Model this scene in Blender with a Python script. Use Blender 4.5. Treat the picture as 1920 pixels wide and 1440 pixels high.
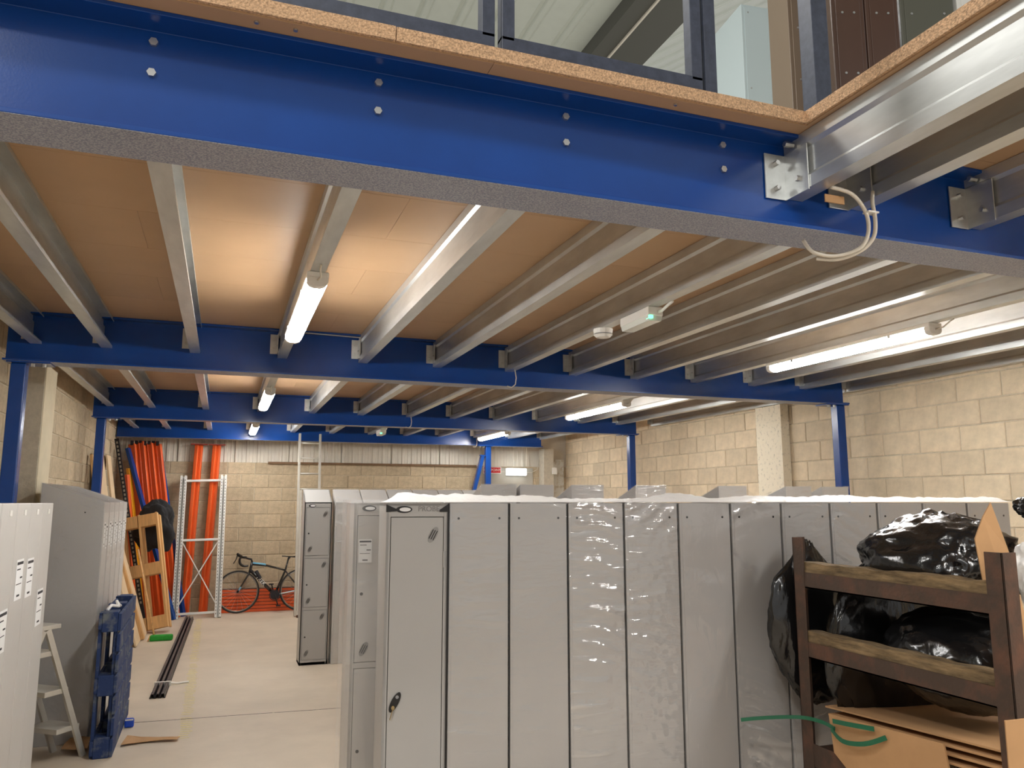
import bpy, bmesh, math, random
from mathutils import Vector, Matrix, Euler, noise
R = math.radians
rnd = random.Random(7)
sc = bpy.context.scene
for o in list(bpy.data.objects): bpy.data.objects.remove(o)
COL = sc.collection

# ------------------------------------------------------------------ camera, world, hall lamps, exposure
cd = bpy.data.cameras.new('camera'); cam = bpy.data.objects.new('camera', cd); COL.objects.link(cam)
cam.location = (0, 0, 1.79)
cam.rotation_euler = (R(90 + 8.5117), 0, R(-20.0))
cd.sensor_fit = 'HORIZONTAL'; cd.sensor_width = 36.0; cd.lens = 1470 / 1920 * 36.0
cd.clip_start = 0.05; cd.clip_end = 100
sc.camera = cam
w = bpy.data.worlds.new('world'); sc.world = w; w.use_nodes = True
bg = w.node_tree.nodes['Background']; bg.inputs[0].default_value = (1.0, 0.985, 0.965, 1); bg.inputs[1].default_value = 0.36
def hall_lamp(name, loc, size, power, col=(1, 0.98, 0.95)):
    l = bpy.data.lights.new(name, 'AREA'); l.shape = 'DISK'; l.size = size; l.energy = power; l.color = col
    o = bpy.data.objects.new(name, l); COL.objects.link(o); o.location = loc
    return o
hall_lamp('high_bay_lamp', (-0.9, -0.6, 6.3), 0.7, 60)
hall_lamp('high_bay_lamp', (-3.6, -3.4, 6.3), 0.7, 150)
hall_lamp('high_bay_lamp', (-0.5, 4.2, 6.2), 0.7, 75)
hall_lamp('high_bay_lamp', (4.5, 5.5, 6.2), 0.7, 85)
sc.view_settings.view_transform = 'Standard'; sc.view_settings.look = 'None'
sc.view_settings.exposure = 0.8; sc.view_settings.gamma = 1.0; sc.view_settings.use_curve_mapping = False
TUBE = 42.0

# ------------------------------------------------------------------ materials
MATS = {}
def lin(c):
    return tuple(((v / 255) / 12.92 if v / 255 <= 0.04045 else ((v / 255 + 0.055) / 1.055) ** 2.4) for v in c)
def P(name, rgb, rough=0.5, metal=0.0, var=0.0, vscale=6.0, bump=0.0, bscale=40.0, coat=0.0, orand=0.0, stretch=None, rgb2=None,
      detail=4.0, spec=0.5, coat_bump=False, thr=None, bdist=0.01):
    """Principled material with noise colour variation, optional second colour, bump and per-object variation."""
    if name in MATS: return MATS[name]
    m = bpy.data.materials.new(name); m.use_nodes = True; nt = m.node_tree; N = nt.nodes; L = nt.links
    b = N['Principled BSDF']; c = lin(rgb)
    b.inputs['Roughness'].default_value = rough; b.inputs['Metallic'].default_value = metal
    b.inputs['Coat Weight'].default_value = coat; b.inputs['Coat Roughness'].default_value = 0.12
    b.inputs['Specular IOR Level'].default_value = spec
    b.inputs['Base Color'].default_value = (*c, 1)
    tc = N.new('ShaderNodeTexCoord'); mp = N.new('ShaderNodeMapping'); L.new(tc.outputs['Object'], mp.inputs[0])
    if stretch: mp.inputs['Scale'].default_value = stretch
    src = None
    if var or rgb2:
        n = N.new('ShaderNodeTexNoise'); n.inputs['Scale'].default_value = vscale; n.inputs['Detail'].default_value = detail
        n.inputs['Roughness'].default_value = 0.62
        L.new(mp.outputs[0], n.inputs[0])
        r = N.new('ShaderNodeValToRGB')
        e = r.color_ramp.elements
        lo, hi = thr if thr else (0.3, 0.7)
        e[0].position = lo; e[1].position = hi
        if rgb2: e[0].color = (*c, 1); e[1].color = (*lin(rgb2), 1)
        else:
            e[0].color = (*[v * (1 - var) for v in c], 1); e[1].color = (*[min(1, v * (1 + var)) for v in c], 1)
        L.new(n.outputs[0], r.inputs[0]); src = r.outputs[0]
    if orand:
        oi = N.new('ShaderNodeObjectInfo'); mr = N.new('ShaderNodeMapRange')
        mr.inputs['To Min'].default_value = 1 - orand; mr.inputs['To Max'].default_value = 1 + orand * 0.7
        L.new(oi.outputs['Random'], mr.inputs['Value'])
        mx = N.new('ShaderNodeMix'); mx.data_type = 'RGBA'; mx.blend_type = 'MULTIPLY'; mx.inputs['Factor'].default_value = 1
        if src: L.new(src, mx.inputs['A'])
        else: mx.inputs['A'].default_value = (*c, 1)
        L.new(mr.outputs[0], mx.inputs['B']); src = mx.outputs['Result']
    if src: L.new(src, b.inputs['Base Color'])
    if bump:
        n2 = N.new('ShaderNodeTexNoise'); n2.inputs['Scale'].default_value = bscale; n2.inputs['Detail'].default_value = 5
        L.new(mp.outputs[0], n2.inputs[0])
        bp = N.new('ShaderNodeBump'); bp.inputs['Strength'].default_value = bump; bp.inputs['Distance'].default_value = bdist
        L.new(n2.outputs[0], bp.inputs['Height'])
        L.new(bp.outputs[0], b.inputs['Coat Normal' if coat_bump else 'Normal'])
    MATS[name] = m
    return m
def EMIT(name, rgb, strength):
    m = bpy.data.materials.new(name); m.use_nodes = True
    b = m.node_tree.nodes['Principled BSDF']; c = lin(rgb)
    b.inputs['Base Color'].default_value = (*c, 1); b.inputs['Emission Color'].default_value = (*c, 1)
    b.inputs['Emission Strength'].default_value = strength
    MATS[name] = m; return m
def FILM(name, clear, rough, bump, bscale, stretch=(1, 1, 1), tint=(0.95, 0.95, 0.95), lo=0.5, hi=0.72):
    """Clear wrinkled plastic film: mostly see-through with glossy creases."""
    m = bpy.data.materials.new(name); m.use_nodes = True; nt = m.node_tree; N = nt.nodes; L = nt.links
    for n in list(N): N.remove(n)
    out = N.new('ShaderNodeOutputMaterial'); mix = N.new('ShaderNodeMixShader'); tr = N.new('ShaderNodeBsdfTransparent')
    gs = N.new('ShaderNodeBsdfGlossy'); gs.inputs['Roughness'].default_value = rough; gs.inputs['Color'].default_value = (1, 1, 1, 1)
    df = N.new('ShaderNodeBsdfDiffuse'); df.inputs['Color'].default_value = (*tint, 1)
    gl = N.new('ShaderNodeMixShader'); gl.inputs[0].default_value = 0.3; L.new(gs.outputs[0], gl.inputs[1]); L.new(df.outputs[0], gl.inputs[2])
    tc = N.new('ShaderNodeTexCoord'); mp = N.new('ShaderNodeMapping'); mp.inputs['Scale'].default_value = stretch
    mp.inputs['Rotation'].default_value = (0, R(24), 0)
    L.new(tc.outputs['Object'], mp.inputs[0])
    nz = N.new('ShaderNodeTexNoise'); nz.inputs['Scale'].default_value = bscale; nz.inputs['Detail'].default_value = 3
    nz.inputs['Distortion'].default_value = 0.6
    L.new(mp.outputs[0], nz.inputs[0])
    big = N.new('ShaderNodeTexNoise'); big.inputs['Scale'].default_value = 2.6; L.new(tc.outputs['Object'], big.inputs[0])
    bp = N.new('ShaderNodeBump'); bp.inputs['Strength'].default_value = bump; bp.inputs['Distance'].default_value = 0.02
    L.new(nz.outputs[0], bp.inputs['Height']); L.new(bp.outputs[0], gs.inputs['Normal'])
    rp = N.new('ShaderNodeValToRGB'); rp.color_ramp.elements[0].position = lo; rp.color_ramp.elements[1].position = hi
    L.new(nz.outputs[0], rp.inputs[0])
    rb = N.new('ShaderNodeValToRGB'); rb.color_ramp.elements[0].position = 0.46; rb.color_ramp.elements[1].position = 0.6
    L.new(big.outputs[0], rb.inputs[0])
    mu = N.new('ShaderNodeMath'); mu.operation = 'MULTIPLY'; L.new(rp.outputs[0], mu.inputs[0]); L.new(rb.outputs[0], mu.inputs[1])
    mr = N.new('ShaderNodeMapRange'); mr.inputs['To Min'].default_value = 1 - clear; mr.inputs['To Max'].default_value = min(1, 1 - clear + 0.3)
    L.new(mu.outputs[0], mr.inputs['Value'])
    L.new(mr.outputs[0], mix.inputs[0]); L.new(tr.outputs[0], mix.inputs[1]); L.new(gl.outputs[0], mix.inputs[2])
    L.new(mix.outputs[0], out.inputs[0])
    MATS[name] = m; return m

BLUE = P('blue_paint', (10, 62, 136), 0.24, var=0.08, vscale=3, bump=0.02, bscale=160, spec=0.45)
GALV = P('galvanised', (206, 208, 206), 0.34, 0.7, var=0.14, vscale=9, bump=0.03, bscale=30, stretch=(1, 0.25, 1))
STEEL = P('bright_steel', (200, 200, 198), 0.3, 0.9, var=0.05)
BOARD = P('deck_board_face', (186, 151, 115), 0.45, var=0.05, vscale=2, orand=0.06)
BEDGE = P('chipboard_edge', (205, 168, 132), 0.9, var=0.45, vscale=140, bump=0.8, bscale=180)
BLOCK = P('concrete_block', (192, 174, 146), 0.92, var=0.16, vscale=14, bump=0.5, bscale=90, orand=0.14)
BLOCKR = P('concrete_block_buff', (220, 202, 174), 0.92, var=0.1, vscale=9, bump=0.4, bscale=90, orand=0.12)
MORTAR = P('mortar', (204, 192, 170), 0.95, var=0.15, vscale=20, bump=0.6, bscale=60)
CONC = P('cast_concrete', (196, 186, 168), 0.85, var=0.14, vscale=16, bump=0.3, bscale=60)
FLOOR = P('floor_concrete', (204, 190, 171), 0.55, var=0.09, vscale=1.6, bump=0.06, bscale=30, detail=8)
DARK = P('dark_gap', (22, 21, 20), 0.9)
LGREY = P('locker_paint', (178, 176, 173), 0.38, var=0.015, vscale=3)
LWHITE = P('locker_paint_pale', (198, 195, 191), 0.4, var=0.02)
WRAPG = P('grey_paint_in_film', (178, 175, 172), 0.4, var=0.03, vscale=3)
BLACKP = P('black_plastic', (24, 22, 22), 0.35)
CLAD = P('white_cladding', (222, 214, 200), 0.45, var=0.06, vscale=5)
ROOFL = P('roof_liner', (204, 209, 200), 0.5, var=0.03)
FRAMEG = P('dark_frame_paint', (62, 68, 84), 0.45, var=0.25, vscale=30)
ORANGE = P('orange_paint', (228, 96, 42), 0.35, var=0.06, vscale=4)
YELLOW = P('yellow_paint', (232, 158, 24), 0.4, var=0.1)
PINE = P('pine', (214, 168, 112), 0.65, var=0.18, vscale=6, stretch=(6, 6, 0.6))
PALE = P('pale_board', (226, 200, 162), 0.6, var=0.07, vscale=4)
OLDW = P('weathered_wood', (148, 124, 90), 0.9, rgb2=(80, 66, 46), vscale=9, stretch=(5, 0.8, 5), bump=0.9, bscale=14)
RUST = P('rusty_steel', (74, 58, 48), 0.65, rgb2=(110, 74, 56), vscale=7, bump=0.25, bscale=60, metal=0.1, thr=(0.45, 0.8))
BAG = P('black_bag_film', (20, 20, 21), 0.2, bump=0.55, bscale=11, spec=0.7, bdist=0.02, stretch=(1, 1, 0.45))
WBAG = P('white_bag_film', (236, 234, 230), 0.3, bump=0.9, bscale=8, bdist=0.03)
CARD = P('cardboard', (190, 148, 104), 0.8, var=0.07, vscale=5)
CARDE = P('cardboard_edge', (160, 118, 78), 0.9, var=0.3, vscale=60)
WHITE = P('white_plastic', (236, 234, 228), 0.4)
PAPER = P('paper', (240, 240, 240), 0.6)
PRINT = P('print_ink', (40, 40, 44), 0.7)
PRINTG = P('print_grey', (150, 150, 152), 0.7)
LITCONC = P('concrete_lit_tone', (222, 208, 178), 0.75, var=0.05, vscale=5)  # paler copy of the concrete, imitating light on the left pilaster's side
PBLUE = P('blue_pallet_paint', (26, 50, 96), 0.75, rgb2=(104, 110, 114), vscale=9, thr=(0.5, 0.68), bump=0.3, bscale=50)
BLACKM = P('black_metal', (38, 36, 40), 0.4, 0.3)
CLOTH = P('black_cloth', (34, 33, 36), 0.85, bump=0.6, bscale=14)
GREENB = P('green_bristle', (34, 150, 46), 0.7, var=0.25, vscale=60)
GREENS = P('green_strap', (30, 104, 74), 0.4)
BROWNL = P('brown_locker', (88, 64, 54), 0.22, var=0.03, spec=0.7)
TANL = P('tan_locker', (140, 122, 104), 0.35)
PALEB = P('pale_blue_locker', (206, 222, 226), 0.4)
OLIVE = P('panel_olive_reflection', (98, 98, 88), 0.25)  # olive tone stands in for the roof reflected in the glossy panel
REDS = P('sign_red', (196, 30, 34), 0.4)
TYRE = P('tyre_rubber', (40, 38, 36), 0.7)
CYAN = P('pale_blue_decal', (120, 190, 225), 0.4)
KEYM = P('brass_key', (170, 150, 110), 0.35, 0.8)
SHEET = P('white_film_heap', (252, 251, 249), 0.45, bump=0.6, bscale=20, bdist=0.02)
ALU = P('aluminium', (206, 202, 192), 0.42, 0.35, var=0.08)
CABLE = P('cable_sheath', (206, 198, 184), 0.5)
TAPE = P('worn_tape', (232, 218, 150), 0.8, var=0.15, vscale=50)
BLUEP = P('blue_plastic', (24, 74, 190), 0.35)
GLOW = EMIT('tube_diffuser', (252, 251, 248), TUBE)
GLOW2 = EMIT('bulkhead_glow', (244, 252, 255), 3.0)
GLED = EMIT('green_led', (120, 255, 190), 1.2)
FILMA = FILM('shrink_film', 0.93, 0.16, 0.9, 16, (0.5, 1, 2.6))
FILMB = FILM('loose_film', 0.82, 0.25, 0.35, 7, (0.6, 1, 1.6), lo=0.5, hi=0.75)

# ------------------------------------------------------------------ mesh helpers
class MB:
    def __init__(s): s.v = []; s.f = []
    def add(s, vs, fs, M=None):
        k = len(s.v)
        s.v += [tuple(M @ Vector(p)) if M else tuple(p) for p in vs]
        s.f += [tuple(i + k for i in f) for f in fs]
        return s
    def box(s, x0, x1, y0, y1, z0, z1, M=None):
        return s.add([(x0, y0, z0), (x1, y0, z0), (x1, y1, z0), (x0, y1, z0), (x0, y0, z1), (x1, y0, z1), (x1, y1, z1), (x0, y1, z1)],
                     [(0, 3, 2, 1), (4, 5, 6, 7), (0, 1, 5, 4), (1, 2, 6, 5), (2, 3, 7, 6), (3, 0, 4, 7)], M)
    def prism(s, poly, a0, a1, axis='y', M=None):
        """Extrude a 2-D polygon along an axis; the polygon lies in the two other axes in x,y,z order."""
        n = len(poly)
        def pt(p, a): return (a, p[0], p[1]) if axis == 'x' else (p[0], a, p[1]) if axis == 'y' else (p[0], p[1], a)
        vs = [pt(p, a0) for p in poly] + [pt(p, a1) for p in poly]
        fs = [tuple(range(n)), tuple(range(2 * n - 1, n - 1, -1))] + [(i, i + n, (i + 1) % n + n, (i + 1) % n) for i in range(n)]
        return s.add(vs, fs, M)
    def tube(s, pts, r, seg=8, cap=True, closed=False):
        pts = [Vector(p) for p in pts]; n = len(pts); k = len(s.v); rr = r if isinstance(r, (list, tuple)) else [r] * n
        up = None
        for i, p in enumerate(pts):
            if closed: t = pts[(i + 1) % n] - pts[i - 1]
            else: t = pts[min(i + 1, n - 1)] - pts[max(i - 1, 0)]
            t.normalize()
            if up is None: up = Vector((0, 0, 1)) if abs(t.z) < 0.9 else Vector((1, 0, 0))
            a = t.cross(up).normalized(); b = a.cross(t).normalized(); up = b
            for j in range(seg):
                q = 2 * math.pi * j / seg
                s.v.append(tuple(p + (a * math.cos(q) + b * math.sin(q)) * rr[i]))
        for i in range(n if closed else n - 1):
            for j in range(seg):
                i2 = (i + 1) % n
                s.f.append((k + i * seg + j, k + i * seg + (j + 1) % seg, k + i2 * seg + (j + 1) % seg, k + i2 * seg + j))
        if cap and not closed:
            s.f.append(tuple(k + j for j in range(seg - 1, -1, -1))); s.f.append(tuple(k + (n - 1) * seg + j for j in range(seg)))
        return s
    def bar(s, p, q, wx, wy, roll=0.0):
        """Rectangular bar from p to q."""
        p = Vector(p); q = Vector(q); d = q - p; L = d.length
        rot = d.to_track_quat('Z', 'Y').to_matrix().to_4x4()
        M = Matrix.Translation(p) @ rot @ Matrix.Rotation(roll, 4, 'Z')
        return s.box(-wx / 2, wx / 2, -wy / 2, wy / 2, 0, L, M)
    def ell(s, cx, cz, a, b, y0, y1, n=24, tilt=0.0):
        c, sn = math.cos(tilt), math.sin(tilt)
        poly = []
        for i in range(n):
            t = 2 * math.pi * i / n; x = a * math.cos(t); z = b * math.sin(t)
            poly.append((cx + x * c - z * sn, cz + x * sn + z * c))
        return s.prism(poly, y0, y1, 'y')
    def mesh(s, name, mat, smooth=False):
        me = bpy.data.meshes.new(name); me.from_pydata(s.v, [], s.f)
        if mat: me.materials.append(mat)
        bm = bmesh.new(); bm.from_mesh(me); bmesh.ops.recalc_face_normals(bm, faces=bm.faces); bm.to_mesh(me); bm.free()
        if smooth: me.polygons.foreach_set('use_smooth', [True] * len(me.polygons))
        me.update(); return me
    def build(s, name, mat, parent=None, smooth=False, bevel=0.0, loc=None, rot=None):
        return OB(name, s.mesh(name, mat, smooth), parent, bevel, loc, rot)
def OB(name, me, parent=None, bevel=0.0, loc=None, rot=None):
    o = bpy.data.objects.new(name, me); COL.objects.link(o)
    if parent: o.parent = parent
    if loc: o.location = loc
    if rot: o.rotation_euler = rot
    if bevel:
        b = o.modifiers.new('bevel', 'BEVEL'); b.width = bevel; b.segments = 2; b.limit_method = 'ANGLE'; b.angle_limit = R(40)
    return o
def tag(o, label, cat, group=None, kind=None):
    if label: o['label'] = label
    if cat: o['category'] = cat
    if group: o['group'] = group
    if kind: o['kind'] = kind
    return o
def T(name, label, cat, loc=(0, 0, 0), rz=0.0, group=None):
    o = bpy.data.objects.new(name, None); COL.objects.link(o); o.location = loc; o.rotation_euler = (0, 0, rz); o.empty_display_size = 0.1
    return tag(o, label, cat, group)
def structure(name):
    o = bpy.data.objects.new(name, None); COL.objects.link(o); o['kind'] = 'structure'; return o
def strip(path, t):
    """Closed outline of a folded sheet of thickness t following a 2-D path."""
    L = []; Rr = []; n = len(path)
    for i, p in enumerate(path):
        p = Vector(p); d1 = (p - Vector(path[i - 1])).normalized() if i else None
        d2 = (Vector(path[i + 1]) - p).normalized() if i < n - 1 else None
        d = (d1 + d2).normalized() if d1 and d2 else (d1 or d2)
        nn = Vector((-d.y, d.x)); k = 1.0
        if d1 and d2: k = 1 / max(0.4, math.cos(d1.angle(d2) / 2))
        L.append(tuple(p + nn * t / 2 * k)); Rr.append(tuple(p - nn * t / 2 * k))
    return L + Rr[::-1]
MC = {}
def shared(key, fn):
    if key not in MC: MC[key] = fn()
    return MC[key]
def textmesh(txt, size, depth, mat, name):
    cu = bpy.data.curves.new(name, 'FONT'); cu.body = txt; cu.size = size; cu.extrude = depth; cu.align_x = 'CENTER'; cu.align_y = 'CENTER'
    o = bpy.data.objects.new(name, cu); COL.objects.link(o)
    dg = bpy.context.evaluated_depsgraph_get(); me = bpy.data.meshes.new_from_object(o.evaluated_get(dg))
    bpy.data.objects.remove(o); me.materials.clear(); me.materials.append(mat); me.name = name
    return me
def cr(pts, n=6):
    """Smooth path through the given points."""
    P_ = [Vector(p) for p in pts]; out = []
    for i in range(len(P_) - 1):
        p0 = P_[max(i - 1, 0)]; p1 = P_[i]; p2 = P_[i + 1]; p3 = P_[min(i + 2, len(P_) - 1)]
        for k in range(n):
            t = k / n
            out.append(0.5 * ((2 * p1) + (p2 - p0) * t + (2 * p0 - 5 * p1 + 4 * p2 - p3) * t * t + (3 * p1 - p0 - 3 * p2 + p3) * t ** 3))
    return out + [P_[-1]]
def hexbolt(r=0.012, h=0.009):
    return shared(('bolt', r, h), lambda: MB().prism([(r * math.cos(R(60 * i)), r * math.sin(R(60 * i))) for i in range(6)], -h, 0, 'y').mesh('bolt', STEEL))
NTH = ['first', 'second', 'third', 'fourth', 'fifth', 'sixth', 'seventh', 'eighth', 'ninth', 'tenth', 'eleventh', 'twelfth', 'thirteenth']

# ------------------------------------------------------------------ setting: floor, walls
XL, XR, YB = -1.66, 6.3, 14.2
ZB, ZJ, ZT, ZD = 2.80, 2.945, 3.17, 3.208     # beam underside, joist underside, steel top, deck top
fl = structure('floor')
def slab(y0, y1, ya, yb):
    m = MB(); n = 40; k = 0
    xs = [-7 + 15 * i / n for i in range(n + 1)]
    for edge, base, amp in ((0, y0, ya), (1, y1, yb)):
        for x in xs: m.v.append((x, base + (amp * noise.noise(Vector((x * 3.1, 1.7, 0))) if amp else 0) + (-0.0105 * (x + 0.66) * 6 if amp else 0), 0))
    for i in range(n): m.f.append((i, i + 1, n + 2 + i, n + 1 + i))
    k = len(m.v); m.v += [(x, y, -0.12) for x, y, z in m.v]
    for i in range(n):
        m.f.append((i, n + 0 + 0 + k - k + i + 1, k + i + 1, k + i)); m.f.append((n + 1 + i, n + 2 + i, k + n + 2 + i, k + n + 1 + i))
    return m.build('slab', FLOOR, fl)
slab(-8, 7.398, 0, 0.02); slab(7.41, YB + 0.3, 0.02, 0)
MB().box(-7, 8, -8, YB + 0.3, -0.2, -0.06).build('sub_base', DARK, fl)

def block_mesh(L, H, seed, mat):
    r = random.Random(seed); c = 0.006; m = MB()
    j = lambda: r.uniform(-0.003, 0.003)
    m.add([(0 + j(), 0, 0 + j()), (L + j(), 0, 0 + j()), (L + j(), 0, H + j()), (0 + j(), 0, H + j()),
           (c, -c - j(), c), (L - c, -c - j(), c), (L - c, -c + j(), H - c), (c, -c + j(), H - c),
           (0, 0.03, 0), (L, 0.03, 0), (L, 0.03, H), (0, 0.03, H)],
          [(4, 5, 6, 7), (0, 1, 5, 4), (1, 2, 6, 5), (2, 3, 7, 6), (3, 0, 4, 7), (0, 8, 9, 1), (1, 9, 10, 2), (2, 10, 11, 3), (3, 11, 8, 0)])
    return m.mesh('block', mat)
def block_wall(name, origin, rz, length, z0, z1, zsplit, mat, s0=0.0, skip=None):
    """Running-bond block wall; local x along the wall, face towards local -y. Courses under zsplit are joined as stuff."""
    wo = structure(name); wo.location = origin; wo.rotation_euler = (0, 0, rz)
    MB().box(0, length, 0.004, 0.2, 0, z1).build('mortar_bed', MORTAR, wo)
    low = MB(); course = 0.225; bl = 0.45
    for k in range(int(math.ceil(z1 / course))):
        z = k * course; H = min(0.215, z1 - z - 0.005)
        if H < 0.03: continue
        x = -s0 if k % 2 == 0 else -s0 - 0.225
        while x < length:
            a = max(0.0, x); b = min(length, x + 0.44)
            if b - a > 0.04 and not (skip and skip(a, b, z)):
                full = abs(b - a - 0.44) < 1e-6 and H > 0.21
                if z + 0.2 < zsplit:
                    low.add([(a, -0.004, z), (b, -0.004, z), (b, -0.004, z + H), (a, -0.004, z + H), (a, 0.02, z), (b, 0.02, z), (b, 0.02, z + H), (a, 0.02, z + H)],
                            [(0, 1, 2, 3), (0, 4, 5, 1), (1, 5, 6, 2), (2, 6, 7, 3), (3, 7, 4, 0)])
                elif full:
                    OB('block', shared(('blk', name, rnd.randrange(8)), lambda: block_mesh(0.44, 0.215, rnd.random(), mat)), wo, loc=(a, rnd.uniform(-0.0025, 0.001), z))
                else:
                    OB('block', block_mesh(b - a, H, rnd.random(), mat), wo, loc=(a, 0, z))
            x += bl
    if low.v: o = low.build('block_courses', mat, wo); o['kind'] = 'stuff'
    return wo
wb = block_wall('wall_back', (XL, YB, 0), 0, XR - XL, 0, 2.45, 0.0, BLOCK, 0.1, skip=lambda a, b, z: z < 1.5 and a > 3.4)
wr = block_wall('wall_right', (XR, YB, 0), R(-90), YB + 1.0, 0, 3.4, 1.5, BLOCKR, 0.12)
wl = block_wall('wall_left', (XL, 1.0, 0), R(90), YB - 1.0, 0, 3.4, 1.35, BLOCK, 0.2)
# upper cladding on the back wall: ribbed sheets, each its own piece
def clad_sheet(wd, z0, z1, mat, rib=0.18):
    m = MB(); path = []; x = 0
    while x < wd - 0.01:
        path += [(x, 0.0), (x + 0.015, -0.022), (x + 0.05, -0.022), (x + 0.065, 0.0), (x + 0.11, 0.0), (x + 0.118, -0.008), (x + 0.13, -0.008), (x + 0.138, 0)]
        x += rib
    path.append((wd, 0))
    n = len(path)
    m.v = [(x, y, z0) for x, y in path] + [(x, y, z1) for x, y in path]
    m.f = [(i, i + 1, n + i + 1, n + i) for i in range(n - 1)]
    return m.mesh('cladding_sheet', mat)
cs = clad_sheet(0.89, 2.44, 3.5, CLAD)
for i in range(8): OB('cladding_sheet', cs, wb, loc=(0.0 + i * 0.9, 0.03 - 0.002 * (i % 2), 0))
MB().box(-0.3, XR - XL + 0.4, 0.06, 0.2, 2.4, 3.6).build('backing', CLAD, wb)
MB().box(2.35, 6.1, -0.05, 0.02, 2.43, 2.465).build('timber_batten', P('dark_batten', (120, 92, 66), 0.8, var=0.2), wb)
MB().box(6.2, 7.25, -0.025, 0.02, 1.95, 2.42).build('backing_panel', P('grey_panel', (176, 170, 158), 0.6, var=0.08, vscale=4), wb)
# concrete pilasters
p = T('concrete_pilaster', 'pale pitted concrete pilaster on the right-hand block wall', 'pilaster', (6.17, 7.62, 0))
MB().box(0, 0.117, 0, 0.47, 0, 2.935).build('shaft', P('pitted_concrete', (214, 204, 184), 0.9, var=0.3, vscale=22, bump=0.6, bscale=45, thr=(0.25, 0.45)), p)
p = T('concrete_pilaster', 'narrow concrete pilaster with its lit side coloured paler beside the left blue column', 'pilaster', (-1.647, 7.38, 0))
MB().box(0, 0.2, 0.0, 0.02, 0, 2.92).build('shaft', CONC, p); MB().box(0, 0.205, 0.02, 0.46, 0, 2.92).build('lit_tone_side', LITCONC, p)  # light put into the colour: side paler than the shaded front
p = T('concrete_pilaster', 'grey concrete pillar in the far right corner behind the lockers', 'pilaster', (5.72, 13.93, 0))
MB().box(0, 0.2, 0, 0.25, 0, 2.79).build('shaft', CONC, p)
t = tag(MB().box(0, 0.02, -0.05, 0.05, 0, 0.13).build('wall_switch', WHITE, None, bevel=0.004, loc=(5.93, 13.9, 2.3), rot=(0, 0, R(90))), 'small white switch box on the far corner pillar', 'switch')
t = tag(MB().box(0, 0.24, 0, 0.012, 0, 0.75).build('paint_patch', P('white_smear', (232, 232, 228), 0.7, rgb2=(190, 176, 150), vscale=12, thr=(0.5, 0.7)), None, loc=(6.0, 14.178, 1.85)), 'streaky white painted patch on wall beside the far corner pillar', 'paint patch')

# ------------------------------------------------------------------ mezzanine: deck boards, beams, joists, columns
ce = structure('ceiling')
bx = XL
bw, bd = 2.4, 0.6
def deck_board(x0, x1, y0, y1):
    o = OB('deck_board', shared(('db', round(x1 - x0, 3), round(y1 - y0, 3)), lambda: MB().box(0, x1 - x0 - 0.0015, 0, y1 - y0 - 0.0015, 0, ZD - ZT).mesh('deck_board', BOARD)), ce, loc=(x0, y0, ZT))
    return o
y = 2.2; k = 0
while y < YB:
    y1 = min(y + bd, YB); x = XL - (0 if k % 2 == 0 else 1.2)
    while x < XR:
        a, b = max(x, XL), min(x + bw, XR)
        if b - a > 0.05: deck_board(a, b, y, y1)
        x += bw
    y = y1; k += 1
y = 2.2; k = 0
while y > -2.4:
    x = 1.965
    while x < XR:
        deck_board(x, min(x + bw, XR), y - bd, y); x += bw
    y -= bd; k += 1
MB().box(XL - 0.3, XR + 0.3, 2.24, YB, ZD, ZD + 0.01).build('deck_surface', P('deck_top_grey', (176, 172, 164), 0.7, var=0.05), ce)
MB().box(2.0, XR + 0.3, -2.4, 2.24, ZD, ZD + 0.01).build('deck_surface', P('deck_top_grey', (176, 172, 164), 0.7, var=0.05), ce)
# raw edge of the boards (rough chipboard strip)
def edge(x0, x1, y0, y1):
    MB().box(x0, x1, y0, y1, ZT + 0.004, ZD + 0.012).build('board_edge', BEDGE, ce)
edge(XL, 0.42, 2.186, 2.199); edge(0.423, 1.955, 2.188, 2.199); edge(1.953, 1.964, -2.4, 2.199)
for x in (0.02, 0.13, 1.42): OB('screw', hexbolt(0.007, 0.006), ce, loc=(x, 2.225, ZT - 0.001), rot=(R(90), 0, 0))

def beam_profile(bwid=0.2, tf=0.014, tw=0.01):
    h = bwid / 2
    return [(-h, ZB), (h, ZB), (h, ZB + tf), (tw, ZB + tf), (tw, ZT - tf), (h, ZT - tf), (h, ZT), (-h, ZT), (-h, ZT - tf), (-tw, ZT - tf), (-tw, ZB + tf), (-h, ZB + tf)]
BEAMY = [2.365, 6.57, 10.68, 13.78]
blabel = ['deep blue steel beam crossing the foreground under the chipboard deck edge', 'blue steel beam carried on two columns, second from the front',
          'blue steel beam crossing the middle distance, third from the front', 'farthest blue steel beam, in front of the white back cladding']
bext = [(-1.64, 6.28), (-1.55, 6.13), (-1.55, 5.92), (-1.64, 5.6)]
SPECK = P('flange_reflection_tone', (158, 160, 172), 0.42, rgb2=(112, 117, 138), vscale=170, detail=2, thr=(0.42, 0.58))  # pale lilac speckle imitates light reflected off the blue flange underside
beams = []
for i, yb in enumerate(BEAMY):
    b = T('steel_beam', blabel[i], 'beam', (0, yb, 0), group='blue main beams of the mezzanine'); beams.append(b)
    MB().prism(beam_profile(), bext[i][0], bext[i][1], 'x').build('girder', BLUE, b, bevel=0.002)
    MB().box(bext[i][0], bext[i][1], -0.0985, 0.0985, ZB - 0.0012, ZB).build('flange_reflection', SPECK, b)
JX = [-1.40, -0.93, -0.305, 0.355, 1.01, 1.655, 2.32, 2.95, 3.59, 4.255, 4.93, 5.57, 6.18]
for x in JX[1:6] + [2.32]:
    for z in (3.022, 3.118): OB('bolt', hexbolt(0.013, 0.01), beams[0], loc=(x + 0.045, -0.0105, z))
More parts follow.
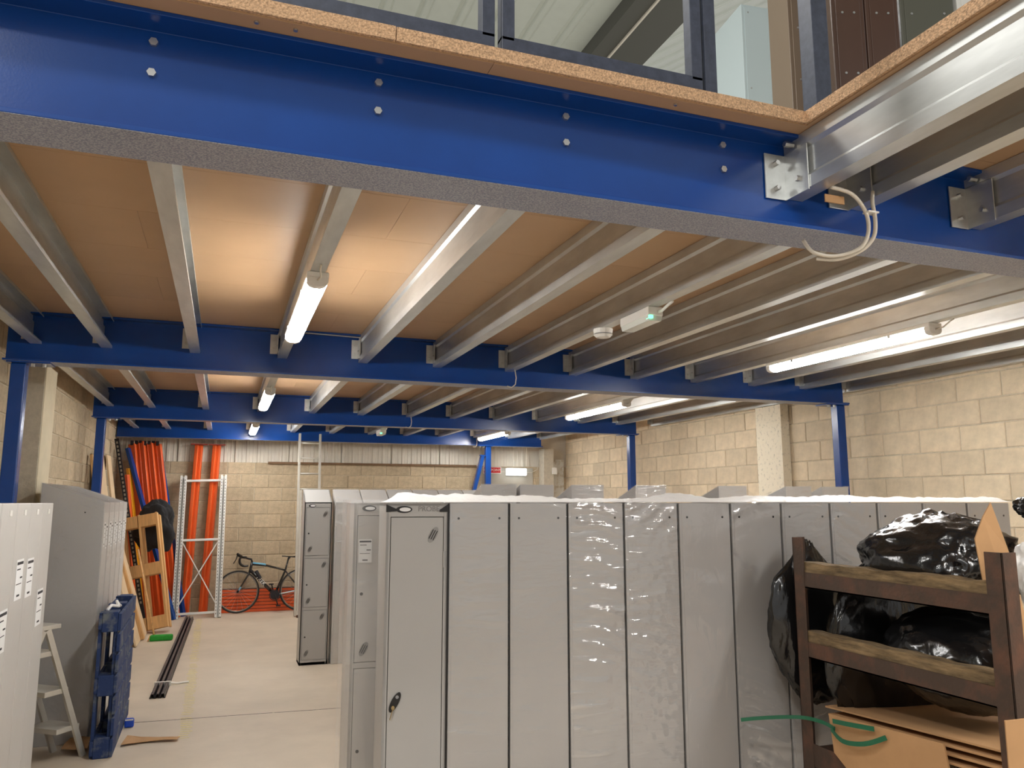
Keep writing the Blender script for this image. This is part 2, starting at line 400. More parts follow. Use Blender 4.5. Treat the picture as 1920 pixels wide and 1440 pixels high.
def joist_mesh(L, lip=1):
    d = ZT - ZJ - 0.004; f = 0.072
    path = [(f, 0.018), (f, 0), (0, 0), (0, 0.045), (0.012, 0.06), (0.012, d - 0.06), (0, d - 0.045), (0, d), (f, d), (f, d - 0.018)]
    return MB().prism(strip(path, 0.003), 0, L, 'y').mesh('section', GALV)
def cleat_mesh():
    return MB().box(-0.06, 0.0, -0.006, 0, 0.03, 0.19).box(-0.006, 0, -0.07, 0, 0.03, 0.19).mesh('cleat', GALV)
bays = [(2.38, 6.558, 'nearest'), (6.582, 10.668, 'middle'), (10.692, 13.768, 'farthest')]
ext_words = ['', '', '']
for bi, (y0, y1, nm) in enumerate(bays):
    for k, x in enumerate(JX):
        if bi == 2 and x > 5.6: continue
        if k == 0: lab = f'galvanised steel joist along the left wall in the {nm} bay'
        elif k == len(JX) - 1: lab = f'galvanised steel joist along the right wall in the {nm} bay'
        else: lab = f'galvanised steel joist in the {nm} bay, {NTH[k]} counting from the left wall'
        j = T('steel_joist', lab, 'joist', (x, y0, ZJ), group=f'galvanised joists of the {nm} bay')
        L = y1 - y0
        OB('section', shared(('joist', round(L, 3)), lambda: joist_mesh(L)), j)
        OB('cleat', shared('cleat', cleat_mesh), j, loc=(-0.002, L - 0.001, 0))
        for z in (0.075, 0.145): OB('bolt', hexbolt(0.009, 0.008), j, loc=(-0.036, L - 0.008, z))
        OB('bolt', hexbolt(0.008, 0.008), j, loc=(-0.008, L - 0.045, 0.09), rot=(0, 0, R(-90)))
        OB('cleat', shared('cleat', cleat_mesh), j, loc=(-0.002, 0.0, 0), rot=(0, 0, 0)) if bi == 99 else None
# joists of the deck's near wing, hung on the camera side of the first beam
for k, x in enumerate([1.985, 2.285, 2.93, 3.57, 4.22, 4.87]):
    j = T('steel_joist', ['galvanised steel joist under the right-hand deck edge, above the grey cable loop',
        'galvanised steel joist just right of the deck-edge joist', 'galvanised joist end at the right picture edge beyond the paired joists',
        'galvanised joist of the near wing, fourth from the deck edge', 'galvanised joist of the near wing, fifth from the deck edge', 'galvanised joist of the near wing, sixth from the deck edge'][k], 'joist', (x, -2.4, ZJ), group='galvanised joists of the near wing')
    L = 2.4 + 2.352
    OB('section', shared(('joist', round(L, 3)), lambda: joist_mesh(L)), j)
    MB().box(-0.1, -0.002, -0.006, 0, -0.01, 0.17).box(-0.008, -0.002, -0.13, 0, -0.01, 0.17).build('cleat', GALV, j, loc=(0, L - 0.001, 0), bevel=0.001)
    for z in (0.03, 0.13): OB('bolt', hexbolt(0.01, 0.022), j, loc=(-0.055, L - 0.007, z))
    for z, yy in ((0.05, 0.08), (0.19, 0.06)): OB('bolt', hexbolt(0.011, 0.04 if z > 0.1 else 0.012), j, loc=(-0.008, L - yy, z), rot=(0, 0, R(-90)))
def column(lab, x, y, wd=0.1, top=ZB, side=1, n=2):
    c = T('steel_column', lab, 'column', (x, y, 0), group='blue steel columns')
    MB().box(-wd / 2, wd / 2, -wd / 2, wd / 2, 0.012, top - 0.012).build('shaft', BLUE, c, bevel=0.008)
    MB().box(-wd / 2 - (0.02 if side > 0 else 0.16), wd / 2 + (0.16 if side > 0 else 0.02), -0.09, 0.09, top - 0.012, top - 0.0015).build('cap_plate', BLUE, c)
    MB().box(-0.12, 0.12, -0.12, 0.12, 0, 0.012).build('base_plate', BLUE, c)
    for q in range(n):
        OB('bolt', hexbolt(0.016, 0.022), c, loc=(side * (wd / 2 + 0.04 + 0.075 * q), -0.05, top - 0.013), rot=(R(90), 0, 0))
    return c
column('blue square column at the left wall, nearest on that side', -1.455, 6.57)
column('blue square column at the left wall behind the wrapped lockers', -1.45, 10.68)
column('tall blue square column in front of the right wall, nearest on that side', 6.06, 6.57, side=-1)
column('slim blue square column in front of the right wall, farther one', 5.83, 10.68, side=-1)
c4 = column('blue square column in front of the back wall with red sign', 4.52, 13.72, 0.1, side=-1)
br = tag(MB().bar((4.42, 13.72, 2.62), (3.98, 13.72, 0.9), 0.1, 0.06).bar((4.36, 13.69, 2.62), (4.465, 13.69, 2.62), 0.06, 0.02).build('diagonal_brace', BLUE, None), 'blue diagonal brace leaning down from the column at the back wall', 'brace')

# ------------------------------------------------------------------ lamps under the deck
def batten(lab, x, y0, y1, z, grp):
    b = T('fluorescent_batten', lab, 'lamp', (x, y0, z), group=grp); L = y1 - y0
    MB().box(-0.055, 0.055, 0, L, 0.045, 0.075).build('housing', WHITE, b, bevel=0.006)
    prof = [(0.052, 0.045), (0.052, 0.02), (0.04, 0.004), (0.018, -0.004), (-0.018, -0.004), (-0.04, 0.004), (-0.052, 0.02), (-0.052, 0.045)]
    MB().prism(prof, 0.045, L - 0.045, 'y').build('diffuser', GLOW, b)
    for y in (0, L - 0.045): MB().prism(prof, y, y + 0.045, 'y').build('end_cap', WHITE, b)
    for y in (L * 0.2, L * 0.8): MB().box(-0.06, 0.06, y - 0.012, y + 0.012, 0.03, 0.05).build('clip', STEEL, b)
    MB().tube([(0.0, -0.0, 0.03), (0.01, -0.05, 0.035), (0.0, -0.11, 0.06), (0, -0.14, 0.068)], 0.005).build('cable', CABLE, b, smooth=True)
    return b
LZ = ZJ - 0.077
batten('glowing strip lamp under the third joist in the nearest bay, left side', 0.392, 3.95, 5.5, LZ, 'strip lamps on the left joist')
batten('glowing strip lamp on the left joist in the middle bay', 0.392, 8.3, 9.85, LZ, 'strip lamps on the left joist')
batten('small far glowing strip lamp on the left joist near the ladder', 0.392, 12.1, 13.6, LZ, 'strip lamps on the left joist')
batten('long glowing strip lamp above the right-hand lockers, nearest on the right', 4.3, 3.75, 5.4, LZ, 'strip lamps on the right joist')
batten('glowing strip lamp on the right joist in the middle bay', 4.3, 7.95, 9.6, LZ, 'strip lamps on the right joist')
batten('farthest glowing strip lamp on the right, near the back wall column', 4.3, 12.0, 13.5, LZ, 'strip lamps on the right joist')
batten('strip lamp under the near wing of the deck, over the rusty stillage', 3.27, 0.0, 1.6, LZ, 'strip lamps on the right joist')
batten('added unseen strip lamp farther back under the near wing, brightening the front lockers', 3.27, -1.9, -0.3, LZ, 'strip lamps on the right joist')  # extra lamp out of view, added to strengthen light on the front lockers
def emergency(lab, x, y, z):
    b = T('emergency_light', lab, 'lamp', (x, y, z), group='emergency lights')
    MB().box(-0.05, 0.05, 0, 0.36, 0.03, 0.085).build('housing', WHITE, b, bevel=0.006)
    MB().prism([(-0.05, 0.03), (-0.04, 0.0), (0.04, 0.0), (0.05, 0.03)], 0.01, 0.35, 'y').build('lens', P('frosted_lens', (222, 226, 220), 0.25), b)
    MB().box(-0.045, -0.02, -0.003, 0.04, 0.012, 0.03).build('indicator', GLED, b)
    MB().tube([(0.02, 0.0, 0.055), (0.025, -0.03, 0.055), (0.03, -0.09, 0.075), (0.03, -0.14, 0.085)], 0.009).build('cable_gland', WHITE, b, smooth=True)
emergency('white emergency light with green indicator beside the smoke detector', 2.37, 4.0, ZJ - 0.087)
emergency('small white emergency light far off above the back lockers', 2.37, 12.6, ZJ - 0.087)
sd = T('smoke_detector', 'round white smoke detector under a joist beside the emergency light', 'detector', (2.36, 4.68, ZJ - 0.058)); sd.scale = (1.15, 1.15, 1.15)
def disc(r0, r1, z0, z1, n=24): return MB().add([(r0 * math.cos(2 * math.pi * i / n), r0 * math.sin(2 * math.pi * i / n), z0) for i in range(n)] + [(r1 * math.cos(2 * math.pi * i / n), r1 * math.sin(2 * math.pi * i / n), z1) for i in range(n)],
      [tuple(range(n)), tuple(range(n, 2 * n))] + [(i, (i + 1) % n, (i + 1) % n + n, i + n) for i in range(n)])
disc(0.055, 0.058, 0.022, 0.049).build('base', WHITE, sd); disc(0.05, 0.05, 0.015, 0.022).build('vent_ring', PRINTG, sd); disc(0.04, 0.056, 0.0, 0.015).build('cap', WHITE, sd)
bk = T('bulkhead_light', 'bright white rectangular bulkhead light on the far back wall', 'lamp', (5.02, YB - 0.09, 2.27))
MB().box(0, 0.42, 0.03, 0.06, 0, 0.15).build('base', WHITE, bk, bevel=0.01); MB().box(0.008, 0.412, -0.03, 0.03, 0.008, 0.142).build('lens', GLOW2, bk, bevel=0.02)
sg = T('wall_sign', 'small red sign with white lettering behind the back wall column', 'sign', (4.575, YB - 0.04, 2.31))
MB().box(0, 0.36, 0, 0.008, 0, 0.13).build('border', WHITE, sg); MB().box(0.014, 0.346, -0.003, 0, 0.014, 0.116).build('panel', REDS, sg)
OB('lettering', textmesh('FIRE POINT', 0.066, 0.001, WHITE, 'lettering'), sg, loc=(0.18, -0.005, 0.065), rot=(R(90), 0, 0))
tag(MB().tube([(4.92, YB - 0.03, 2.345), (5.02, YB - 0.03, 2.345)], 0.006).build('lamp_wire', CABLE, None), 'short cable between the red sign and the bulkhead light', 'cable')
tag(MB().tube([(5.44, YB - 0.03, 2.345), (5.56, YB - 0.03, 2.34), (5.68, YB - 0.04, 2.4), (5.71, YB - 0.05, 2.6)], 0.006).build('lamp_wire', CABLE, None, smooth=True), 'thin cable rising right of the bulkhead light to the pillar', 'cable')
cl = T('cable_loop', 'grey cable loop hanging under the deck corner over the first beam', 'cable', (0, 0, 0))
MB().tube(cr([(2.06, 2.2, 2.945), (2.16, 2.2, 2.93), (2.23, 2.21, 2.87), (2.25, 2.225, 2.8), (2.22, 2.24, 2.74), (2.15, 2.29, 2.716), (2.08, 2.33, 2.735), (2.06, 2.36, 2.79)]), 0.0075).build('cable', CABLE, cl, smooth=True)
MB().tube(cr([(2.27, 2.21, 2.96), (2.255, 2.2, 2.91), (2.268, 2.205, 2.84), (2.268, 2.22, 2.78), (2.235, 2.25, 2.735), (2.17, 2.3, 2.708), (2.1, 2.34, 2.715)]), 0.0075).build('cable', CABLE, cl, smooth=True)
MB().box(2.225, 2.275, 2.19, 2.222, 2.868, 2.874).build('cable_tie', WHITE, cl); MB().box(2.06, 2.15, 2.23, 2.235, 2.9, 2.93).build('tag', CARD, cl)
for i, (x, y, z) in enumerate([(2.37, 6.44, 2.95), (2.36, 10.55, 2.95), (4.28, 13.66, 2.93)]):
    tag(MB().tube([(x, y, z), (x + 0.01, y - 0.01, z - 0.08), (x, y - 0.015, z - 0.14), (x - 0.03, y, z - 0.165), (x - 0.06, y + 0.03, z - 0.15)][:], 0.005).build('cable_tail', CABLE, None, smooth=True),
        ['short white cable hooking under the second beam', 'short white cable hooking under the third beam', 'short white cable at the farthest right strip lamp'][i], 'cable')
tag(MB().tube([(0.46, 6.46, 3.15), (0.8, 6.46, 3.145), (1.005, 6.46, 3.14), (1.005, 6.455, 3.0)], 0.004).build('cable_run', CABLE, None, smooth=True), 'thin white cable along the top of the second beam beside the strip lamp', 'cable')

# ------------------------------------------------------------------ upper level: frames, roof, lockers on the deck
def upframe(lab, x0, x1, y, h=1.1):
    f = T('balustrade', lab, 'frame', (x0, y, ZD + 0.011), group='dark steel frames on the deck edge'); w_ = x1 - x0; s = 0.045
    MB().box(0, w_, 0, s, 0, 0.06).build('bottom_rail', FRAMEG, f, bevel=0.003); MB().box(0, w_, 0, s, h - s, h).build('top_rail', FRAMEG, f, bevel=0.003)
    MB().box(0, s, 0, s, s, h - s).build('post', FRAMEG, f, bevel=0.003); MB().box(w_ - s, w_, 0, s, s, h - s).build('post', FRAMEG, f, bevel=0.003)
upframe('long dark steel balustrade frame on the deck edge, left one', -1.5, 0.745, 2.206)
upframe('dark steel balustrade frame on the deck edge, middle one', 0.768, 1.525, 2.206)
f = T('balustrade', 'dark steel post standing alone right of the middle balustrade frame', 'frame', (1.54, 2.212, ZD + 0.011), group='dark steel frames on the deck edge')
MB().box(0, 0.05, 0, 0.05, 0, 1.1).build('post', FRAMEG, f, bevel=0.003); MB().box(-0.012, 0.13, 0.0, 0.1, 0, 0.006).build('foot', FRAMEG, f)
f = T('balustrade', 'dark steel corner post at the corner of the deck', 'frame', (2.035, 2.215, ZD + 0.011), group='dark steel frames on the deck edge')
MB().box(0, 0.075, 0, 0.075, 0, 1.1).build('post', FRAMEG, f, bevel=0.003)
rf = structure('ceiling_roof')
ra = clad_sheet(1.08, 0, 18, ROOFL, 0.36)
for i in range(9): OB('roof_sheet', ra, rf, loc=(3.32 - (i + 1) * 1.08, -3.0, 6.5), rot=(R(-90), 0, 0))
VX = 3.9
c35, s35 = math.cos(R(33)), math.sin(R(33))
rb2 = clad_sheet(1.08, 0, 8, ROOFL, 0.36)
for i in range(16):
    OB('roof_sheet', rb2, rf, loc=(VX, -3 + i * 1.08, 6.5), rot=Matrix(((0, -s35, c35), (1, 0, 0), (0, c35, s35))).to_euler())
MB().box(3.32, VX + 0.02, -3, 15, 6.34, 6.6).build('valley_beam', P('roof_steel', (84, 84, 78), 0.6), rf)
MB().box(3.5, 3.52, -3, 15, 6.32, 6.345).build('valley_strip', CLAD, rf)
def uplocker(lab, x, y, rz, wd, dp, h, mat, edge_mat=None):
    o = T('tall_locker', lab, 'locker', (x, y, ZD + 0.011), rz, group='lockers stored on the upper deck')
    MB().box(0, wd, 0, dp, 0, h).build('body', mat, o, bevel=0.004)
    MB().box(0.02, wd - 0.02, -0.004, 0, 0.02, h - 0.02).build('panel', mat, o, bevel=0.002)
    rv = shared('rivet', lambda: MB().ell(0, 0, 0.006, 0.006, -0.003, 0, 8).mesh('rivet', STEEL))
    for z in (0.2, 0.5, 0.8, 1.1, 1.4, h - 0.06):
        for xx in (0.05, wd - 0.05): OB('rivet', rv, o, loc=(xx, -0.004, z))
uplocker('pale blue steel locker standing on the upper deck', 3.24, 4.2, R(-6), 0.38, 0.42, 2.03, PALEB)
uplocker('tan steel locker on the upper deck right of the pale blue one', 2.74, 3.16, R(-20), 0.22, 0.3, 1.9, TANL)
uplocker('dark brown steel locker on the upper deck beside the corner post', 2.52, 2.62, R(-18), 0.155, 0.3, 1.9, BROWNL)
uplocker('second dark brown steel locker on the upper deck, right one', 2.672, 2.57, R(-18), 0.155, 0.3, 1.9, BROWNL)
uplocker('glossy panel with olive reflection painted in, standing on the upper deck by the brown lockers', 2.83, 2.52, R(-20), 0.25, 0.05, 1.8, OLIVE)
uplocker('white locker body standing in for a bright patch at the top right edge of the upper deck', 3.08, 2.43, R(-20), 0.5, 0.3, 1.9, WHITE)  # white body stands in for a bright patch above the deck

# ------------------------------------------------------------------ lockers
# local frame: x across, front at y = 0, back at y = dp, feet on z = 0
def vent_mesh():
    return MB().ell(0, 0, 0.019, 0.042, -0.003, 0, 20, R(-28)).mesh('vent', P('vent_grey', (152, 150, 147), 0.35))
def slit_mesh():
    m = MB()
    for k in (-1, 0, 1): m.bar((k * 0.010 - 0.012, -0.0045, -0.022 - 0.004 * k), (k * 0.010 + 0.010, -0.0045, 0.022 - 0.004 * k), 0.0035, 0.003)
    return m.mesh('slit', DARK)
def label_part(par, x, z, wd, hd, y, ny=-1, tilt=0.0, rz=0.0):
    """Printed paper label on the face y."""
    l = OB('paper_label', shared(('lab', wd, hd), lambda: MB().box(-wd / 2, wd / 2, -0.0012, 0, -hd / 2, hd / 2).mesh('paper_label', PAPER)), par, loc=(x, y, z), rot=(0, tilt, rz))
    def pr():
        m = MB(); m.box(-wd * 0.44, wd * 0.44, -0.0018, -0.0012, hd * 0.37, hd * 0.44)
        m.box(-wd * 0.4, wd * 0.1, -0.0018, -0.0012, hd * 0.24, hd * 0.27); m.box(wd * 0.1, wd * 0.42, -0.0018, -0.0012, hd * 0.02, hd * 0.06)
        m.box(-wd * 0.4, wd * 0.35, -0.0018, -0.0012, -hd * 0.12, -hd * 0.1); m.box(-wd * 0.2, wd * 0.2, -0.0018, -0.0012, -hd * 0.42, -hd * 0.37)
        return m.mesh('print', PRINT)
    OB('print', shared(('pr', wd, hd), pr), l)['kind'] = 'stuff'
    return l
def carcass(wd, dp, h, slope, mat, open_front=True):
    m = MB(); t = 0.012; zt = h
    back = h + slope
    if open_front:
        m.prism([(0, 0), (dp, 0), (dp, back), (0, h)], 0, t, 'x'); m.prism([(0, 0), (dp, 0), (dp, back), (0, h)], wd - t, wd, 'x')
        m.box(0, wd, dp - t, dp, 0, back)
        m.prism([(0, h - t), (dp, back - t), (dp, back), (0, h)], 0, wd, 'x')
        m.box(0, wd, 0, dp, 0.0, 0.03)
    else:
        m.prism([(0, 0), (dp, 0), (dp, back), (0, h)], 0, wd, 'x')
    return m.mesh('body', mat)
def front(par, wd, h, n, header=0.06, ajar=(), vents=True, keyhole=True, mat=None, big=False):
    mat = mat or LGREY; fr = 0.02
    zs0, zs1 = 0.055, h - header
    m = MB(); m.box(0, fr, 0, 0.018, 0, h); m.box(wd - fr, wd, 0, 0.018, 0, h); m.box(fr, wd - fr, 0, 0.018, zs1, h); m.box(fr, wd - fr, 0, 0.018, 0, zs0)
    gap = 0.03 if n > 1 else 0; ph = (zs1 - zs0 - gap * (n - 1)) / n
    for i in range(1, n): m.box(fr, wd - fr, 0, 0.018, zs0 + i * ph + (i - 1) * gap, zs0 + i * (ph + gap))
    m.build('face_frame', mat, par, bevel=0.0015)
    MB().box(fr, wd - fr, 0.02, 0.024, 0.04, h - 0.03).build('door_shade_sheet', DARK, par)  # dark sheet behind the doors stands in for shade in their gaps
    doors = []
    for i in range(n):
        z0 = zs0 + i * (ph + gap) + 0.003; dh = ph - 0.006; dw = wd - 2 * fr - 0.006
        a = ajar[i] if i < len(ajar) else 0.0
        d = OB('door', shared(('door', round(dw, 4), round(dh, 4), mat.name), lambda: MB().box(-dw, 0, 0, 0.016, 0, dh).mesh('door', mat)), par, bevel=0.002, loc=(wd - fr - 0.003, 0.0, z0), rot=(0, 0, a))
        doors.append((d, dw, dh))
        if vents:
            for (vx, vz) in ((-0.05, dh - 0.07), (-dw + 0.05, 0.07)) if not big else ((-0.05, dh - 0.085),):
                v = OB('vent', shared('vent', vent_mesh), d, loc=(vx, 0, vz)); OB('slits', shared('slit', slit_mesh), d, loc=(vx, 0, vz))
        if keyhole: OB('keyhole', shared('kh', lambda: MB().ell(0, 0, 0.009, 0.009, -0.003, 0.0, 14).mesh('keyhole', BLACKP)), d, loc=(-dw + 0.03, 0, dh * 0.46))
    return doors
def badge(par, wd, h):
    MB().ell(0.085, h - 0.03, 0.04, 0.017, -0.004, 0, 28).build('badge', BLACKP, par)
    MB().ell(0.09, h - 0.03, 0.028, 0.010, -0.006, -0.003, 24).build('badge_insert', PAPER, par)
def holes(par, wd, h, y, s=1):
    for x in (0.045, wd - 0.045): OB('fixing_hole', shared('hole', lambda: MB().ell(0, 0, 0.006, 0.006, -0.001, 0.001, 12).mesh('fixing_hole', DARK)), par, loc=(x, y, h - 0.075))
def wrap(par, wd, dp, h, slope, mat, o=0.005, name='shrink_wrap'):
    m = MB(); nx, nz = 6, 14
    e = o
    m.prism([(-e, 0.004), (dp + e, 0.004), (dp + e, h + slope + e), (-e, h + e)], -e * 0.6, wd + e * 0.6, 'x')
    return m.build(name, mat, par)

def crinkle(par, wd, dp, h, mat, seed, amp):
    """Film stretched over a locker: flat wrap on sides and top, creased sheet over the back face."""
    m = MB(); nx, nz = 22, 150; e = 0.004
    for j in range(nz + 1):
        for i in range(nx + 1):
            x = -0.002 + (wd + 0.004) * i / nx; z = 0.004 + (h + 0.002) * j / nz
            q = Vector((x * 3.0 + seed, seed, z * 1.5)); mask = max(0.0, noise.noise(q * 1.3) + 0.18) * 1.6
            top = max(0.0, (z - h + 0.16) / 0.16)
            sl = 0.75 * noise.noise(Vector((seed, 0, z * 0.9)))
            u = (z + sl * x * 2) * 34 + 2.2 * noise.noise(Vector((x * 4, seed, z * 3)))
            rg = (1 - abs(math.sin(u))) ** 3
            env = min(1, i / 2, (nx - i) / 2)
            m.v.append((x, dp + 0.0025 + env * (0.0075 * amp * min(1, mask + 0.8 * top) * rg + 0.0016 * amp * noise.noise(Vector((x * 30, z * 30, seed)))) + 0.0012, z))
    for j in range(nz):
        for i in range(nx):
            k = j * (nx + 1) + i; m.f.append((k, k + 1, k + nx + 2, k + nx + 1))
    k = len(m.v)
    m.box(-0.002, wd + 0.002, -0.004, dp - 0.001, h + 0.0015, h + 0.003)
    return m.build('shrink_wrap', mat, par, smooth=True)

# row A: first one with its door to the camera, the others showing wrapped backs
th = R(-6)
ux, uy = math.cos(th), math.sin(th)
ax, ay = 0.757, 3.882
A = T('tall_locker', 'single-door grey locker with key in its lock at the end of the front row', 'locker', (ax, ay, 0), th, 'lockers of the front row')
OB('body', carcass(0.305, 0.45, 1.78, 0, LGREY), A)
dr = front(A, 0.305, 1.78, 1, 0.066, vents=True, keyhole=False, big=True)
badge(A, 0.305, 1.78)
MB().prism([(-0.003, 1.775), (0.055, 1.75), (0.055, 1.742), (-0.003, 1.738)], -0.007, 0.001, 'y').build('corner_guard', BLACKP, A)
MB().prism([(0.308, 1.778), (0.262, 1.748), (0.262, 1.738), (0.308, 1.738)], -0.007, 0.001, 'y').box(0.302, 0.31, -0.006, 0.03, 0.0, 1.74).build('corner_guard', BLACKP, A)
OB('embossed_name', textmesh('PROBE', 0.036, 0.002, P('embossed_grey', (136, 133, 130), 0.4), 'embossed_name'), A, loc=(0.208, -0.001, 1.752), rot=(R(90), 0, 0))
d0, dw0, dh0 = dr[0]
lk = MB().ell(-dw0 + 0.036, dh0 * 0.475, 0.018, 0.05, -0.008, 0, 28, R(-28)).build('lock_plate', BLACKP, d0, bevel=0.002)
MB().ell(-dw0 + 0.046, dh0 * 0.475 + 0.024, 0.008, 0.008, -0.0095, -0.007, 16).build('lock_spot', PRINTG, d0)
MB().ell(-dw0 + 0.026, dh0 * 0.475 - 0.022, 0.008, 0.01, -0.02, -0.007, 16).bar((-dw0 + 0.026, -0.017, dh0 * 0.475 - 0.025), (-dw0 + 0.012, -0.017, dh0 * 0.475 - 0.075), 0.012, 0.003).build('key', KEYM, d0)
MB().tube([(0.004, -0.004, dh0 - 0.245), (0.004, -0.004, dh0 - 0.165)], 0.0045).build('hinge', STEEL, d0)
rowlab = ['wrapped grey locker back right beside the single-door locker', 'wrapped grey locker back, second to the right of the single-door locker',
  'grey locker back with many shiny film creases, third right of the single-door locker', 'creased film-wrapped locker back, fourth right of the single-door locker',
  'smooth grey locker back, fifth right of the single-door locker', 'grey locker back in the slanting shadow left of the black bags', 'wrapped locker back behind the left rack post',
  'wrapped locker back behind the small black bag', 'wrapped locker back behind the big black bag', 'wrapped locker back right of the big black bag', 'last wrapped locker back at the right behind the cardboard']
FILMS = [FILM('film_%d' % i, c - 0.09, 0.09, 0.3, s, st, lo=l, hi=l + 0.16) for i, (c, s, st, l) in enumerate([(0.97, 13, (0.35, 1, 1.5), 0.58), (0.985, 10, (0.5, 1, 2), 0.64), (0.95, 11, (0.3, 1, 2.6), 0.52), (0.95, 12, (0.3, 1, 2.2), 0.55), (0.985, 10, (1, 1, 0.4), 0.66), (0.96, 12, (0.8, 1, 0.8), 0.55)])]
PITCH = 0.3125
bodyA = carcass(0.3, 0.45, 1.78, 0, WRAPG, False)
for k, lab in enumerate(rowlab):
    s = 0.311 + k * PITCH
    gx, gy = ax + ux * (s + 0.303), ay + uy * (s + 0.303)
    # turned round: local front faces away, back panel towards the camera
    ox, oy = gx - uy * 0.45 * 1.0, gy + ux * 0.45
    o = T('tall_locker', lab, 'locker', (ox, oy, 0), th + math.pi, 'lockers of the front row')
    OB('body', bodyA, o, bevel=0.003)
    MB().box(0.012, 0.286, 0.45, 0.4515, 0.01, 1.774).build('back_panel', WRAPG, o)
    for x in (0.045, 0.255): OB('fixing_hole', shared('hole2', lambda: MB().ell(0, 0, 0.006, 0.006, 0.0, 0.0025, 12).mesh('fixing_hole', DARK)), o, loc=(x, 0.45, 1.705))
    crinkle(o, 0.3, 0.45, 1.78, FILMS[[0, 1, 2, 3, 4, 5, 1, 0, 4, 1, 0][k]], k * 7.3, [0.8, 0.4, 1.7, 1.5, 0.3, 1.3, 0.8, 0.8, 0.4, 0.6, 0.6][k])
    if k < 10: MB().box(-0.0085, -0.002, 0.3, 0.44, 0, 1.775).build('painted_gap_shade', DARK, o)  # dark strip imitates the shade in the gap between neighbouring lockers
# two-door locker behind it
Bk = T('tall_locker', 'two-door grey locker with white paper label, behind the single-door locker', 'locker', (0.707, 4.585, 0), R(-3))
OB('body', carcass(0.305, 0.45, 1.78, 0, LWHITE), Bk); front(Bk, 0.305, 1.78, 2, 0.07, mat=LWHITE); badge(Bk, 0.305, 1.78)
label_part(Bk, 0.068, 1.51, 0.075, 0.13, -0.001); wrap(Bk, 0.305, 0.45, 1.78, 0, FILMB, 0.02).location = (-0.012, 0.012, 0)
for k in range(2):
    o = T('tall_locker', ['grey locker in the second row, next to the two-door one', 'grey locker in the second row, third from its end'][k], 'locker', (0.707 + 0.315 * (k + 1), 4.585 - 0.0165 * (k + 1), 0), R(-3))
    OB('body', carcass(0.305, 0.45, 1.78, 0, LGREY), o); front(o, 0.305, 1.78, 2, 0.07)
# far row C: three-door locker and sloping-top neighbours
Cx, Cy = 0.868, 9.245
o = T('tall_locker', 'three-door grey locker with sloping top at the end of the far row', 'locker', (Cx, Cy, 0), 0, 'sloping-top lockers of the far row')
OB('body', carcass(0.305, 0.305, 1.78, 0.15, LGREY), o); front(o, 0.305, 1.78, 3, 0.06, ajar=(0, 0.02, 0.03)); badge(o, 0.305, 1.77)
bodyC = carcass(0.305, 0.305, 1.78, 0.15, LWHITE, False)
for k in range(7):
    o = T('tall_locker', f'sloping-top locker in the far row, {["next to", "second past", "third past", "fourth past", "fifth past", "sixth past", "seventh past"][k]} the three-door one', 'locker', (Cx + 0.342 + 0.318 * k, Cy - 0.02, 0), 0, 'sloping-top lockers of the far row')
    OB('body', bodyC, o, bevel=0.003)
    MB().box(0.02, 0.285, -0.003, 0, 0.06, 1.70).build('door', LWHITE, o, bevel=0.0015)
    wrap(o, 0.305, 0.305, 1.78, 0.15, FILMB if k < 1 else FILMA, 0.006)
# row D: sloping-top lockers with backs and sides to the camera, in front of the second beam
bodyD = carcass(0.305, 0.46, 1.78, 0.15, WRAPG, False)
Dl = [(1.99, 6.2, 0, 'sloping-top locker showing a long side, leftmost of the row behind the front lockers'), (2.80, 6.2, 0, 'sloping-top locker back left of the slim far column, second of its row'),
      (3.42, 6.2, 0, 'sloping-top locker back just below the slim far blue column'), (4.25, 6.15, 0, 'sloping-top locker back left of the concrete pilaster'),
      (4.93, 6.1, 2, 'sloping-top locker back below the concrete pilaster'), (5.46, 6.14, -4, 'dark sloping-top locker back touching the tall right column')]
for k, (x, y, a, lab) in enumerate(Dl):
    o = T('tall_locker', lab, 'locker', (x + 0.305, y + 0.46, 0), math.pi + R(a), 'sloping-top lockers of the middle row')
    OB('body', bodyD, o, bevel=0.003)
    MB().box(0.014, 0.291, 0.46, 0.4615, 0.02, 1.915).build('back_panel', WRAPG, o)
    wrap(o, 0.305, 0.46, 1.78, 0.15, FILMA, 0.006)
o = T('tall_locker', 'sloping-top locker turned sideways beside the leftmost of the middle row', 'locker', (2.33 + 0.305, 6.2 + 0.46, 0), math.pi, 'sloping-top lockers of the middle row')
OB('body', bodyD, o, bevel=0.003); MB().box(0.014, 0.291, 0.46, 0.4615, 0.02, 1.915).build('back_panel', WRAPG, o)
# draped film between the row D lockers
def drape(name, lab, pts, seed):
    n = 10; m = MB(); a, b, c, d = [Vector(q) for q in pts]
    for i in range(n + 1):
        for j in range(n + 1):
            s, t_ = i / n, j / n
            q = (a * (1 - s) + b * s) * (1 - t_) + (d * (1 - s) + c * s) * t_
            sag = -0.05 * math.sin(math.pi * s) + 0.02 * noise.noise(q * 7 + Vector((seed, 0, 0)))
            m.v.append((q.x, q.y + 0.02 * noise.noise(q * 5), q.z + sag))
    for i in range(n):
        for j in range(n):
            k = i * (n + 1) + j; m.f.append((k, k + 1, k + n + 2, k + n + 1))
    return tag(m.build(name, FILMB, None, smooth=True), lab, 'film', 'loose film sheets between lockers')
drape('film_sheet', 'clear film hanging between second and third sloping-top lockers', [(3.1, 6.22, 1.93), (3.42, 6.22, 1.80), (3.42, 6.6, 1.78), (3.1, 6.62, 1.80)], 1)
drape('film_sheet', 'clear film hanging right of the locker below the far column', [(3.73, 6.22, 1.93), (4.25, 6.2, 1.77), (4.25, 6.6, 1.78), (3.73, 6.62, 1.80)], 2)
